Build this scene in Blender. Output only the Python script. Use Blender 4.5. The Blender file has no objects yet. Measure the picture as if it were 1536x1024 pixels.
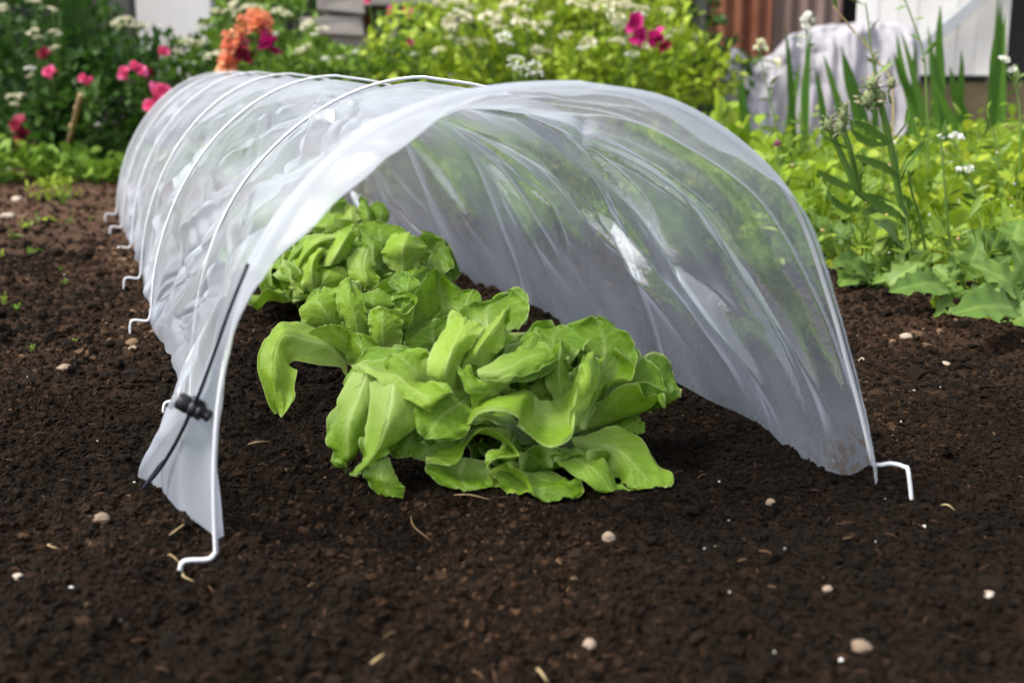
import bpy, math, random
import numpy as np
from mathutils import Vector
rng = np.random.default_rng(11)
random.seed(11)
C = bpy.context.scene.collection
D = bpy.data

# ---------------------------------------------------------------- camera geometry
CAMZ, F, CX, CY = 0.36, 1800.0, 768.0, 512.0
PITCH = math.atan((512 - 112) / F)
SP, CP = math.sin(PITCH), math.cos(PITCH)
def ray(px, py):
    dx, dy = (px - CX) / F, (CY - py) / F
    return np.array([dx, CP + dy * SP, -SP + dy * CP])
def P(px, py, Y):            # world point seen at photo pixel (px,py) at forward distance Y
    d = ray(px, py); t = Y / d[1]
    return np.array([d[0] * t, Y, CAMZ + d[2] * t])
def G(px, py, z=0.0):        # ground point seen at photo pixel
    d = ray(px, py); t = (z - CAMZ) / d[2]
    return np.array([d[0] * t, d[1] * t, z])

# ---------------------------------------------------------------- noise
def vnoise(p, seed=0):
    p = np.asarray(p, float)
    i = np.floor(p).astype(np.int64); f = p - i
    f = f * f * f * (f * (f * 6 - 15) + 10)
    nd = p.shape[-1]
    out = np.zeros(p.shape[:-1])
    for c in range(1 << nd):
        w = np.ones(p.shape[:-1]); h = np.full(p.shape[:-1], seed * 374761393 + 77, np.int64)
        for k in range(nd):
            b = (c >> k) & 1
            w = w * (f[..., k] if b else 1 - f[..., k])
            h = h * 1103515245 + (i[..., k] + b) * (12345 + 668265263 * (k + 1))
            h = (h ^ (h >> 13)) & 0x7fffffff
        h = (h * 1274126177) & 0x7fffffff
        h = h ^ (h >> 15)
        out += w * ((h & 0xffff) / 32767.5 - 1)
    return out
def fbm(p, seed=0, octv=3, gain=.5):
    a, s, o = 1., 1., 0.
    for k in range(octv):
        o = o + a * vnoise(np.asarray(p) * s + k * 17.3, seed + k); a *= gain; s *= 2.07
    return o
def smooth(a, b, x):
    t = np.clip((np.asarray(x, float) - a) / (b - a), 0, 1); return t * t * (3 - 2 * t)

# ---------------------------------------------------------------- object helpers
LOC = {}
def tag(o, label=None, cat=None, group=None, kind=None):
    if label: o['label'] = label
    if cat: o['category'] = cat
    if group: o['group'] = group
    if kind: o['kind'] = kind
    return o
def thing(name, label, cat, loc, group=None):
    o = D.objects.new(name, None); C.objects.link(o); o.empty_display_size = .05
    o.location = [float(v) for v in loc]; LOC[o] = np.array(loc, float)
    return tag(o, label, cat, group)
def mesh(name, v, f, mat, smooth_=True, attrs=None, uv=None, origin=(0, 0, 0)):
    v = np.ascontiguousarray(np.asarray(v, np.float32) - np.asarray(origin, np.float32))
    me = D.meshes.new(name)
    me.vertices.add(len(v)); me.vertices.foreach_set('co', v.ravel())
    if not isinstance(f, (list, tuple)): f = [f]
    f = [np.asarray(a, np.int32) for a in f if len(a)]
    tot = sum(a.size for a in f); npoly = sum(len(a) for a in f)
    me.loops.add(tot); me.polygons.add(npoly)
    me.loops.foreach_set('vertex_index', np.concatenate([a.ravel() for a in f]))
    st = []; o = 0
    for a in f:
        st.append(np.arange(len(a)) * a.shape[1] + o); o += a.size
    me.polygons.foreach_set('loop_start', np.concatenate(st).astype(np.int32))
    me.polygons.foreach_set('use_smooth', np.full(npoly, bool(smooth_)))
    me.update(calc_edges=True); me.validate()
    for k, a in (attrs or {}).items():
        at = me.attributes.new(k, 'FLOAT', 'POINT'); at.data.foreach_set('value', np.asarray(a, np.float32))
    if uv is not None:
        l = np.zeros(len(me.loops), np.int32); me.loops.foreach_get('vertex_index', l)
        ul = me.uv_layers.new(name='UVMap'); ul.data.foreach_set('uv', np.asarray(uv, np.float32)[l].ravel())
    if mat: me.materials.append(mat)
    return me
def obj(name, v, f, mat, parent=None, **k):
    org = LOC[parent] if parent is not None else k.pop('at', np.zeros(3))
    k.pop('at', None)
    me = mesh(name, v, f, mat, origin=org, **k)
    o = D.objects.new(name, me); C.objects.link(o)
    if parent is not None: o.parent = parent
    else: o.location = [float(q) for q in org]
    LOC[o] = np.array(org, float)
    return o
class MB:                    # collects pieces into one mesh
    def __init__(s): s.v = []; s.q = []; s.t = []; s.n = 0; s.tint = []
    def add(s, v, f, tint=.5):
        v = np.asarray(v, float); f = np.asarray(f, np.int32)
        if f.size: (s.q if f.shape[1] == 4 else s.t).append(f + s.n)
        s.v.append(v); s.n += len(v)
        s.tint.append(np.full(len(v), tint) if np.isscalar(tint) else np.asarray(tint)); return s
    def build(s, name, mat, parent=None, **k):
        fs = []
        if s.q: fs.append(np.concatenate(s.q))
        if s.t: fs.append(np.concatenate(s.t))
        return obj(name, np.concatenate(s.v), fs, mat, parent, attrs={'tint': np.concatenate(s.tint)}, **k)
def gridf(nu, nv):
    i = np.arange(nu - 1)[:, None] * nv + np.arange(nv - 1)[None]
    return np.stack([i, i + 1, i + nv + 1, i + nv], -1).reshape(-1, 4)
def tube(path, r, n=7, cap=True):
    p = np.asarray(path, float); m = len(p)
    r = np.full(m, r) if np.isscalar(r) else np.asarray(r)
    t = np.gradient(p, axis=0); t /= np.linalg.norm(t, axis=1)[:, None] + 1e-12
    up = np.array([0, 0, 1.]) if abs(t[0, 2]) < .9 else np.array([1., 0, 0])
    vs = []; a = np.linspace(0, 2 * np.pi, n, endpoint=False)
    x = np.cross(t[0], up); x /= np.linalg.norm(x)
    for k in range(m):
        x = x - t[k] * x.dot(t[k]); x /= np.linalg.norm(x) + 1e-12; y = np.cross(t[k], x)
        vs.append(p[k] + r[k] * (np.cos(a)[:, None] * x + np.sin(a)[:, None] * y))
    v = np.concatenate(vs)
    k = np.arange(m - 1)[:, None] * n; j = np.arange(n)[None]; j2 = (j + 1) % n
    f = np.stack([k + j, k + j2, k + n + j2, k + n + j], -1).reshape(-1, 4)
    if cap:
        v = np.vstack([v, p[0] - t[0] * r[0] * .5, p[-1] + t[-1] * r[-1] * .5]); a0, a1 = len(v) - 2, len(v) - 1
        jj = np.arange(n); e = (m - 1) * n
        f = np.vstack([f, np.stack([jj * 0 + a0, (jj + 1) % n, jj, jj], -1)[:0]])
        tri = np.vstack([np.stack([jj * 0 + a0, (jj + 1) % n, jj], -1), np.stack([jj * 0 + a1, e + jj, e + (jj + 1) % n], -1)])
        return v, f, tri
    return v, f, np.zeros((0, 3), int)
def addtube(mb, path, r, n=7, tint=.5):
    v, f, t = tube(path, r, n); b = mb.n; mb.add(v, f, tint); mb.t.append(t + b)
def spline(pts, n):
    p = np.asarray(pts, float); m = len(p)
    if m == 2: return p[0] + (p[1] - p[0]) * np.linspace(0, 1, n).reshape((-1,) + (1,) * (p.ndim - 1))
    q = np.concatenate([(2 * p[0] - p[1])[None], p, (2 * p[-1] - p[-2])[None]])
    u = np.linspace(0, m - 1, n); i = np.minimum(u.astype(int), m - 2); f = (u - i)
    f = f.reshape((-1,) + (1,) * (p.ndim - 1))
    a, b, c, d = q[i], q[i + 1], q[i + 2], q[i + 3]
    return .5 * (2 * b + (c - a) * f + (2 * a - 5 * b + 4 * c - d) * f ** 2 + (3 * b - a - 3 * c + d) * f ** 3)
def box(x0, x1, y0, y1, z0, z1):
    v = np.array([[x, y, z] for x in (x0, x1) for y in (y0, y1) for z in (z0, z1)], float)
    f = np.array([[0, 1, 3, 2], [4, 6, 7, 5], [0, 4, 5, 1], [2, 3, 7, 6], [0, 2, 6, 4], [1, 5, 7, 3]])
    return v, f
def rot_box(center, size, ax, ay, az):      # oriented box
    v, f = box(-.5, .5, -.5, .5, -.5, .5)
    return np.asarray(center) + v[:, :1] * size[0] * np.asarray(ax) + v[:, 1:2] * size[1] * np.asarray(ay) + v[:, 2:] * size[2] * np.asarray(az), f

# ---------------------------------------------------------------- materials
def newmat(name):
    m = D.materials.new(name); m.use_nodes = True
    nt = m.node_tree; nt.nodes.clear()
    out = nt.nodes.new('ShaderNodeOutputMaterial')
    def n(t, **kw):
        x = nt.nodes.new('ShaderNode' + t)
        for k, v in kw.items():
            if k.startswith('i_'): x.inputs[k[2:].replace('_', ' ')].default_value = v
            else: setattr(x, k, v)
        return x
    def l(a, b): nt.links.new(a, b)
    return m, n, l, out
def ramp(n, l, src, stops):
    r = n('ValToRGB'); l(src, r.inputs[0]); e = r.color_ramp.elements
    while len(e) < len(stops): e.new(.5)
    for x, (p, c) in zip(e, stops): x.position = p; x.color = (*c, 1)
    return r
def tint_mat(name, stops, rough=.6, transl=0., nscale=0, namp=.3, bump=0, bscale=200, spec=.3):
    """colour from the per-piece 'tint' attribute plus object-space noise"""
    m, n, l, out = newmat(name)
    at = n('Attribute', attribute_name='tint'); src = at.outputs['Fac']
    tc = n('TexCoord')
    if nscale:
        nz = n('TexNoise', i_Scale=nscale, i_Detail=4.); l(tc.outputs['Object'], nz.inputs['Vector'])
        a = n('Math', operation='MULTIPLY_ADD'); l(nz.outputs['Fac'], a.inputs[0]); a.inputs[1].default_value = namp * 2; a.inputs[2].default_value = -namp
        b = n('Math', operation='ADD'); l(a.outputs[0], b.inputs[0]); l(src, b.inputs[1]); src = b.outputs[0]
    r = ramp(n, l, src, stops)
    p = n('BsdfPrincipled', i_Roughness=rough); p.inputs['Specular IOR Level'].default_value = spec
    l(r.outputs[0], p.inputs['Base Color'])
    if bump:
        nb = n('TexNoise', i_Scale=bscale, i_Detail=5.); l(tc.outputs['Object'], nb.inputs['Vector'])
        bp = n('Bump', i_Strength=bump, i_Distance=.002); l(nb.outputs['Fac'], bp.inputs['Height']); l(bp.outputs[0], p.inputs['Normal'])
    if transl:
        t = n('BsdfTranslucent'); l(r.outputs[0], t.inputs[0])
        mx = n('MixShader'); mx.inputs[0].default_value = transl
        l(p.outputs[0], mx.inputs[1]); l(t.outputs[0], mx.inputs[2]); l(mx.outputs[0], out.inputs[0])
    else: l(p.outputs[0], out.inputs[0])
    return m
M = {}
M['stone'] = tint_mat('stone', [(0, (.10, .065, .045)), (.5, (.26, .19, .13)), (1, (.55, .47, .38))], .8, nscale=180, namp=.25, bump=.5, bscale=500)
M['perlite'] = tint_mat('perlite', [(0, (.30, .27, .24)), (1, (.78, .78, .76))], .7)
M['straw'] = tint_mat('straw', [(0, (.16, .08, .035)), (1, (.48, .36, .18))], .7, nscale=300)
M['cane'] = tint_mat('cane', [(0, (.25, .15, .08)), (1, (.5, .36, .2))], .6, nscale=40)
M['wire'] = tint_mat('white_wire', [(0, (.42, .42, .43)), (.35, (.66, .67, .70)), (1, (.76, .77, .80))], .4, spec=.45, nscale=70, namp=.35)
M['black'] = tint_mat('black_plastic', [(0, (.008, .008, .010)), (1, (.014, .014, .018))], .42, bump=.15, bscale=900)
M['cord'] = tint_mat('navy_cord', [(0, (.006, .006, .014)), (1, (.012, .012, .03))], .8, nscale=900, bump=.6, bscale=1800)
def leafy(name, dark, mid, light, transl=.35, rough=.5, ns=3):
    return tint_mat(name, [(0, dark), (.5, mid), (1, light)], rough, transl, nscale=ns, namp=.2)
M['dark_leaf'] = leafy('dark_leaf', (.014, .042, .008), (.036, .098, .013), (.095, .18, .028))
M['mid_leaf'] = leafy('mid_leaf', (.055, .12, .013), (.13, .24, .022), (.26, .39, .05))
M['lime_leaf'] = leafy('lime_leaf', (.16, .25, .016), (.32, .44, .03), (.48, .56, .08))
M['yellow_leaf'] = leafy('yellow_leaf', (.075, .145, .012), (.23, .345, .018), (.44, .50, .04))
M['blade'] = leafy('blade', (.035, .095, .015), (.07, .17, .02), (.14, .26, .04), ns=8)
M['herb'] = leafy('herb', (.11, .19, .022), (.21, .325, .036), (.32, .43, .07), ns=30)
M['stem'] = leafy('stem', (.07, .13, .025), (.13, .22, .045), (.2, .27, .08), .1)
M['cream'] = tint_mat('cream_petals', [(0, (.48, .45, .22)), (.5, (.72, .68, .46)), (1, (.82, .8, .66))], .6, .3)
M['white'] = tint_mat('white_petals', [(0, (.66, .66, .55)), (1, (.88, .88, .84))], .6, .3)
M['pink'] = tint_mat('pink_petals', [(0, (.45, .02, .08)), (.5, (.72, .05, .2)), (1, (.85, .22, .42))], .6, .3)
M['magenta'] = tint_mat('magenta_petals', [(0, (.35, .005, .10)), (1, (.62, .02, .24))], .6, .3)
M['orange'] = tint_mat('orange_petals', [(0, (.80, .26, .20)), (.6, (.88, .40, .22)), (1, (.9, .52, .26))], .6, .3)
M['crimson'] = tint_mat('crimson_petals', [(0, (.14, .008, .02)), (1, (.35, .02, .06))], .6, .3)
M['bud'] = tint_mat('bud', [(0, (.10, .15, .05)), (.5, (.19, .22, .10)), (1, (.34, .25, .19))], .7)
# ================================================================= soil
A0 = np.array([-.225, .84]); AX = np.array([-.336, .942]); AX /= np.linalg.norm(AX)
E0 = np.array([-.34, 2.97]); E1 = np.array([.505, 1.81])          # edge of the planted bed
ED = (E1 - E0) / np.linalg.norm(E1 - E0); EN = np.array([-ED[1], ED[0]])
if EN[0] < 0: EN = -EN
def bed_dist(x, y):          # > 0 inside the planted bed at the right
    return (x - E0[0]) * EN[0] + (y - E0[1]) * EN[1] + .05 * np.sin(3.1 * ((x - E0[0]) * ED[0] + (y - E0[1]) * ED[1]))
def soil_h(x, y):
    p = np.stack([x, y], -1)
    h = .009 * vnoise(p * 4.1, 3) + .007 * vnoise(p * 13, 4) + .0065 * vnoise(p * 29, 5)
    h += .0055 * np.abs(vnoise(p * 64, 6)) + .002 * vnoise(p * 150, 7) + .0012 * vnoise(p * 320, 8)
    h += .03 * smooth(-.16, .02, bed_dist(x, y)) * smooth(1.2, 1.7, y)
    return h
def nonuni(segs):
    out = []
    for a, b, st in segs: out.append(np.arange(a, b, st))
    return np.concatenate(out + [[segs[-1][1]]])
gx = nonuni([(-60, -8, 6.5), (-8, -3, .25), (-3, -1.2, .02), (-1.2, -.75, .005), (-.75, .85, .0026), (.85, 1.6, .008), (1.6, 4, .05), (4, 12, .5), (12, 60, 6)])
gy = nonuni([(-20, -1, 1.5), (-1, .4, .1), (.4, .56, .008), (.56, 1.6, .0026), (1.6, 2.4, .005), (2.4, 3.4, .012), (3.4, 6, .04), (6, 14, .4), (14, 70, 5)])
XX, YY = np.meshgrid(gx, gy, indexing='ij')
ZZ = soil_h(XX, YY)
m, n, l, out = newmat('soil')
tc = n('TexCoord'); sep = n('SeparateXYZ'); l(tc.outputs['Object'], sep.inputs[0])
n1 = n('TexNoise', i_Scale=9., i_Detail=6., i_Roughness=.6); n2 = n('TexNoise', i_Scale=160., i_Detail=5., i_Roughness=.7)
for q in (n1, n2): l(tc.outputs['Object'], q.inputs['Vector'])
dry_lit = n('MapRange'); dry_lit.inputs['From Min'].default_value = 1.2; dry_lit.inputs['From Max'].default_value = 3.2  # farther soil paler: drier earth and stronger light, both put into the colour
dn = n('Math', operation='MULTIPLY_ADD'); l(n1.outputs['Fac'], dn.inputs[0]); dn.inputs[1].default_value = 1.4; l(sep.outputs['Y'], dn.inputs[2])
da = n('Math', operation='SUBTRACT'); l(dn.outputs[0], da.inputs[0]); da.inputs[1].default_value = .7; l(da.outputs[0], dry_lit.inputs['Value'])
damp_dim = ramp(n, l, n2.outputs['Fac'], [(.3, (.0045, .003, .0017)), (.55, (.015, .0088, .005)), (.75, (.038, .0215, .0115))])
dry_lit_ramp = ramp(n, l, n2.outputs['Fac'], [(.3, (.035, .020, .012)), (.55, (.09, .052, .032)), (.75, (.17, .11, .072))])
mx = n('MixRGB'); l(dry_lit.outputs[0], mx.inputs[0]); l(damp_dim.outputs[0], mx.inputs[1]); l(dry_lit_ramp.outputs[0], mx.inputs[2])
p = n('BsdfPrincipled', i_Roughness=.95); p.inputs['Specular IOR Level'].default_value = .08
l(mx.outputs[0], p.inputs['Base Color'])
b1 = n('Bump', i_Strength=.9, i_Distance=.003); l(n2.outputs['Fac'], b1.inputs['Height']); l(b1.outputs[0], p.inputs['Normal'])
l(p.outputs[0], out.inputs[0]); M['soil'] = m
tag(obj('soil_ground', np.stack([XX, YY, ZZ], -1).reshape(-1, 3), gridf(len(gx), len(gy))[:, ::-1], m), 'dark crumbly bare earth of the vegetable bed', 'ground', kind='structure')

# crumbs of earth lying loose on the bed
def ico():
    t = (1 + 5 ** .5) / 2
    v = np.array([[-1, t, 0], [1, t, 0], [-1, -t, 0], [1, -t, 0], [0, -1, t], [0, 1, t], [0, -1, -t], [0, 1, -t], [t, 0, -1], [t, 0, 1], [-t, 0, -1], [-t, 0, 1]], float)
    f = np.array([[0, 11, 5], [0, 5, 1], [0, 1, 7], [0, 7, 10], [0, 10, 11], [1, 5, 9], [5, 11, 4], [11, 10, 2], [10, 7, 6], [7, 1, 8], [3, 9, 4], [3, 4, 2], [3, 2, 6], [3, 6, 8], [3, 8, 9], [4, 9, 5], [2, 4, 11], [6, 2, 10], [8, 6, 7], [9, 8, 1]])
    return v / np.linalg.norm(v[0]), f
def ico2(k=1):
    v, f = ico()
    for _ in range(k):
        cache = {}; v = list(v); nf = []
        def mid(a, b):
            q = (min(a, b), max(a, b))
            if q not in cache: w = (v[a] + v[b]) / 2; v.append(w / np.linalg.norm(w)); cache[q] = len(v) - 1
            return cache[q]
        for a, b, c in f:
            x, y, z = mid(a, b), mid(b, c), mid(c, a); nf += [[a, x, z], [b, y, x], [c, z, y], [x, y, z]]
        f = np.array(nf); v = np.array(v)
    return v, f
def lumps(pos, size, base, jit=.25, flat=.75, seed=1):
    """many jittered little lumps as one vertex/face array"""
    r = np.random.default_rng(seed); bv, bf = base; N = len(pos)
    v = np.repeat(bv[None], N, 0) * (1 + jit * r.standard_normal((N, len(bv), 1)))
    sc = np.stack([1 + .3 * r.standard_normal(N), 1 + .3 * r.standard_normal(N), flat + .15 * r.standard_normal(N)], -1).clip(.45, 1.8)
    v = v * sc[:, None] * size[:, None, None]
    a = r.uniform(0, 6.28, N); b = r.normal(0, .5, N)
    ca, sa, cb, sb = np.cos(a)[:, None], np.sin(a)[:, None], np.cos(b)[:, None], np.sin(b)[:, None]
    x, y, z = v[..., 0], v[..., 1], v[..., 2]
    y, z = y * cb - z * sb, y * sb + z * cb
    x, y = x * ca - y * sa, x * sa + y * ca
    v = np.stack([x, y, z], -1) + pos[:, None]
    f = bf[None] + (np.arange(N) * len(bv))[:, None, None]
    return v.reshape(-1, 3), f.reshape(-1, 3)
def scatter(n, y0, y1, seed, margin=1.08):
    r = np.random.default_rng(seed); y = np.sqrt(r.uniform(y0 ** 2, y1 ** 2, n)); x = r.uniform(-1, 1, n) * (y * .435 * margin + .03)
    return x, y
m, n, l, out = newmat('soil_crumb')
at = n('Attribute', attribute_name='tint')
r_ = ramp(n, l, at.outputs['Fac'], [(0, (.005, .0032, .0018)), (.38, (.0155, .0092, .0050)), (.66, (.050, .0265, .0135)), (1, (.22, .14, .085))])
tcx = n('TexCoord'); nn = n('TexNoise', i_Scale=600., i_Detail=4.); l(tcx.outputs['Object'], nn.inputs['Vector'])
bb = n('Bump', i_Strength=.8, i_Distance=.0015); l(nn.outputs['Fac'], bb.inputs['Height'])
p = n('BsdfPrincipled', i_Roughness=.95); p.inputs['Specular IOR Level'].default_value = .12
l(r_.outputs[0], p.inputs['Base Color']); l(bb.outputs[0], p.inputs['Normal']); l(p.outputs[0], out.inputs[0])
mb = MB(); base1 = ico2(0); base2 = ico2(1)
def crumbs(n, y0, y1, smin, smed, sig, smax, base, seed, jit):
    x, y = scatter(n, y0, y1, seed); r = np.random.default_rng(seed + 5)
    s = np.clip(smed * np.exp(r.normal(0, sig, n)), smin, smax)
    z = soil_h(x, y) + s * r.uniform(-.25, .45, n)
    v, f = lumps(np.stack([x, y, z], -1), s, base, jit, .8, seed)
    t = np.clip(r.beta(1.6, 2.6, n) * .82 + .33 * smooth(1.2, 3.4, y + .5 * vnoise(np.stack([x, y], -1) * 4, 9)) + (r.random(n) < .012) * .35, 0, 1)  # crumbs pale with distance too: dryness plus brighter light painted into the tint
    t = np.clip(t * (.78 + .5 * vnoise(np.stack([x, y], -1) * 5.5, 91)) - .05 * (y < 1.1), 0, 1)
    mb.add(v, f, np.repeat(t, len(base[0])))
crumbs(125000, .60, 1.3, .0005, .00105, .55, .0027, base1, 21, .24)
crumbs(4200, .60, 1.3, .0018, .0027, .42, .0058, base2, 22, .2)
crumbs(80000, 1.3, 2.4, .0009, .0018, .45, .005, base1, 23, .24)
crumbs(5500, 1.3, 2.6, .0025, .0042, .42, .0095, base2, 24, .15)
crumbs(18000, 2.3, 4.6, .002, .004, .5, .016, base1, 25, .22)
tag(mb.build('soil_crumbs', m, smooth_=False), 'loose dark crumbs of peaty earth all over the bed', 'soil', kind='stuff')

# white perlite-like grains: uncountable specks
mb = MB(); x, y = scatter(420, .62, 2.6, 31); kk = vnoise(np.stack([x, y], -1) * 7, 95) > .32; x, y = x[kk], y[kk]; r = np.random.default_rng(32)
s = np.clip(.0009 * np.exp(r.normal(0, .45, len(x))), .0005, .0017)
v, f = lumps(np.stack([x, y, soil_h(x, y) + .0025], -1), s, base2, .08, .8, 33)
mb.add(v, f, np.repeat(r.uniform(0, 1, len(x)), len(base2[0])))
tag(mb.build('white_grains', M['perlite']), 'tiny white grains sprinkled through the dark earth', 'grains', kind='stuff')

# bark fibres and rootlets
mb = MB(); x, y = scatter(1500, .62, 2.4, 35); r = np.random.default_rng(36); z = soil_h(x, y) + .002
for k in range(len(x)):
    a = r.uniform(0, 6.28); L = r.uniform(.003, .013); d = np.array([math.cos(a), math.sin(a), r.uniform(-.1, .35)]) * L; p0 = np.array([x[k], y[k], z[k]])
    addtube(mb, [p0, p0 + d * .5 + [0, 0, r.uniform(0, .002)], p0 + d], r.uniform(.00025, .0007), 4, np.clip(r.beta(1.3, 3.5), 0, 1))
M['fibre'] = tint_mat('bark_fibre', [(0, (.035, .016, .009)), (.5, (.11, .052, .025)), (1, (.36, .25, .12))], .85)
tag(mb.build('bark_fibres', M['fibre']), 'fine reddish bark fibres and rootlets mixed into the dark earth', 'fibres', kind='stuff')
# stones one can pick out
STONES = [(912, 812, 28, 22, .55, 'round tan stone on the earth below the front lettuce'),
 (1482, 905, 22, 24, .85, 'yellow and white pebble at the far right of the front earth'),
 (1480, 916, 20, 12, 1., 'white flat pebble touching the yellow pebble at right'),
 (885, 955, 24, 28, .6, 'orange tan pebble near the middle of the bottom edge'),
 (153, 778, 26, 24, .35, 'pinkish brown stone left of the tunnel foot'),
 (25, 848, 20, 16, .8, 'pale angular stone at the left edge of the earth'),
 (1155, 756, 18, 16, .45, 'brown stone between the lettuce and the right hoop peg'),
 (1290, 978, 40, 24, .35, 'large reddish brown stone near the bottom right corner'),
 (1240, 898, 18, 14, .55, 'grey rounded pebble in the right foreground earth'),
 (838, 466, 16, 14, .75, 'orange tan pebble inside the tunnel by the right wall'),
 (1293, 540, 14, 14, .7, 'pale tan pebble outside the right wall of the tunnel'),
 (1360, 505, 22, 12, .7, 'pinkish pale pebble on the bank below the weeds'),
 (1418, 548, 16, 12, .65, 'pale oval pebble on the bank at the right edge'),
 (100, 575, 26, 14, .5, 'dusty brown pebble among crumbs at left'),
 (200, 525, 16, 14, .55, 'rounded brown pebble beside the white wire hooks'),
 (28, 300, 22, 12, .85, 'pale stone on the far left earth by the border'),
 (12, 320, 22, 12, .8, 'second pale stone on the far left earth'),
 (150, 262, 18, 10, .7, 'pale stone beside the far end of the tunnel')]
bs = ico2(2)
for k, (px, py, w, h, t, lab) in enumerate(STONES):
    g = G(px, py + h * .35); s = w / F * g[1] * .44
    g[2] = float(soil_h(g[0], g[1])) + s * .12
    r = np.random.default_rng(100 + k)
    v = bs[0] * (1 + .24 * vnoise(bs[0] * 1.1 + k * 7.7, k)[:, None] + .09 * vnoise(bs[0] * 4 + k, k)[:, None])
    a = r.uniform(0, 6.28); c_, s_ = math.cos(a), math.sin(a)
    v = v * [1, r.uniform(.75, 1.), h / w * .95]
    v = np.stack([v[:, 0] * 1, v[:, 1], v[:, 2]], -1) * s
    tag(obj('stone', v + g, bs[1], M['stone'], at=g, attrs={'tint': np.full(len(v), t)}), lab, 'stone', 'stones on the earth')
# straws and twigs
STRAW = [((78, 812), (88, 830), 2., 1., 'curved pale straw lying on earth at far left'),
 ((255, 815), (278, 797), 2.6, .7, 'short brown straw left of the hoop foot'),
 ((252, 838), (272, 850), 2.2, .6, 'brown chip beside the hook of the front hoop'),
 ((276, 860), (292, 876), 2.6, .95, 'yellow green stalk touching the hook of the front hoop'),
 ((616, 775), (648, 800), 1.8, .25, 'reddish twig below the front lettuce'),
 ((680, 755), (735, 763), 1.8, .6, 'thin tan stalk lying under the front lettuce edge'),
 ((372, 678), (405, 676), 2., .75, 'straw on the earth inside the tunnel mouth'),
 ((1410, 775), (1432, 780), 2.2, .95, 'pale green shoot curled on earth beside the right peg'),
 ((805, 1000), (822, 1016), 4., .9, 'pale straw at the bottom edge near the middle'),
 ((556, 1012), (578, 1000), 4., .9, 'pale broken straw at the bottom edge left of centre')]
for k, (a, b, w, t, lab) in enumerate(STRAW):
    p0, p1 = G(*a), G(*b); p0[2] = soil_h(p0[0], p0[1]) + .004; p1[2] = soil_h(p1[0], p1[1]) + .004
    mid = (p0 + p1) / 2 + np.array([0, .003 * ((k % 3) - 1), .003]) + (p1 - p0)[[1, 0, 2]] * [.15, -.15, 0]
    rr = w / F * p0[1] * .5 * np.array([.6, .9, 1, 1, 1, 1, .9, .6, .3]); mbs = MB(); addtube(mbs, spline([p0, mid, p1], 9), rr, 6, t)
    tag(mbs.build('straw', M['straw'], at=p0), lab, 'straw', 'straws and twigs on the earth')
# ================================================================= polythene tunnel
HR0 = np.array([.324, .993])                         # right foot of front hoop
HC = HR0 - A0; HW = np.linalg.norm(HC) / 2; HD = HC / (2 * HW); HH = .357
TLEN = 2.36
tun = thing('tunnel_cloche', 'low clear polythene tunnel on white wire hoops over the lettuces', 'tunnel cloche', (*(A0 + HC / 2), 0))
def centre(t): return A0 + HC / 2 + AX * np.asarray(t)[..., None]
_k = spline(np.array([(1., 0.), (.975, .07), (.93, .19), (.866, .335), (.78, .52), (.66, .725), (.485, .865), (.26, .963), (0., 1.)]), 200)
_s = np.concatenate([[0], np.cumsum(np.hypot(*(np.diff(_k, axis=0) * [HW, HH]).T))]); RP = _s / _s[-1]; RX, RZ = _k[:, 0], _k[:, 1]
def arch(u, t, grow=0.):                             # u -1..1 left foot to right foot (angle), t along tunnel
    th = (1 - (u + 1) / 2) * math.pi
    wid = HW * (1 + .02 * np.sin(t * 3)) + grow; hh = HH * (1 - .012 * np.sin(2.1 * t + .4)) + grow
    c = centre(t)
    nl = 1.92 + .68 * (1 - smooth(.05, .4, t))                     # the mouth hoop is boxier on its left
    n_ = np.where(np.cos(th) < 0, nl, 1.87)
    pr = np.clip(np.sin(th), 0, 1)                                     # right side: straight leg, tight shoulder
    wid = wid * np.where(np.cos(th) < 0, 1 - .055 * smooth(.1, .5, t), 1.)
    x = np.sign(np.cos(th)) * np.abs(np.cos(th)) ** (2 / n_) * wid; z = np.maximum(np.sin(th), 0) ** (2 / n_) * hh
    q = np.clip(1 - np.asarray(u, float), 0, 1)
    xr = np.interp(q, RP, RX) * wid; zr = np.interp(q, RP, RZ) * hh; rt = np.asarray(u) > 0
    x = np.where(rt, xr, x); z = np.where(rt, zr, z)
    return np.stack([c[..., 0] + HD[0] * x, c[..., 1] + HD[1] * x, z], -1)
HOOPS = [0., .43, .9, 1.29, 1.69, 2.05, 2.33]
def hoopfoot(base, out_dir, ahead):
    return base
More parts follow.
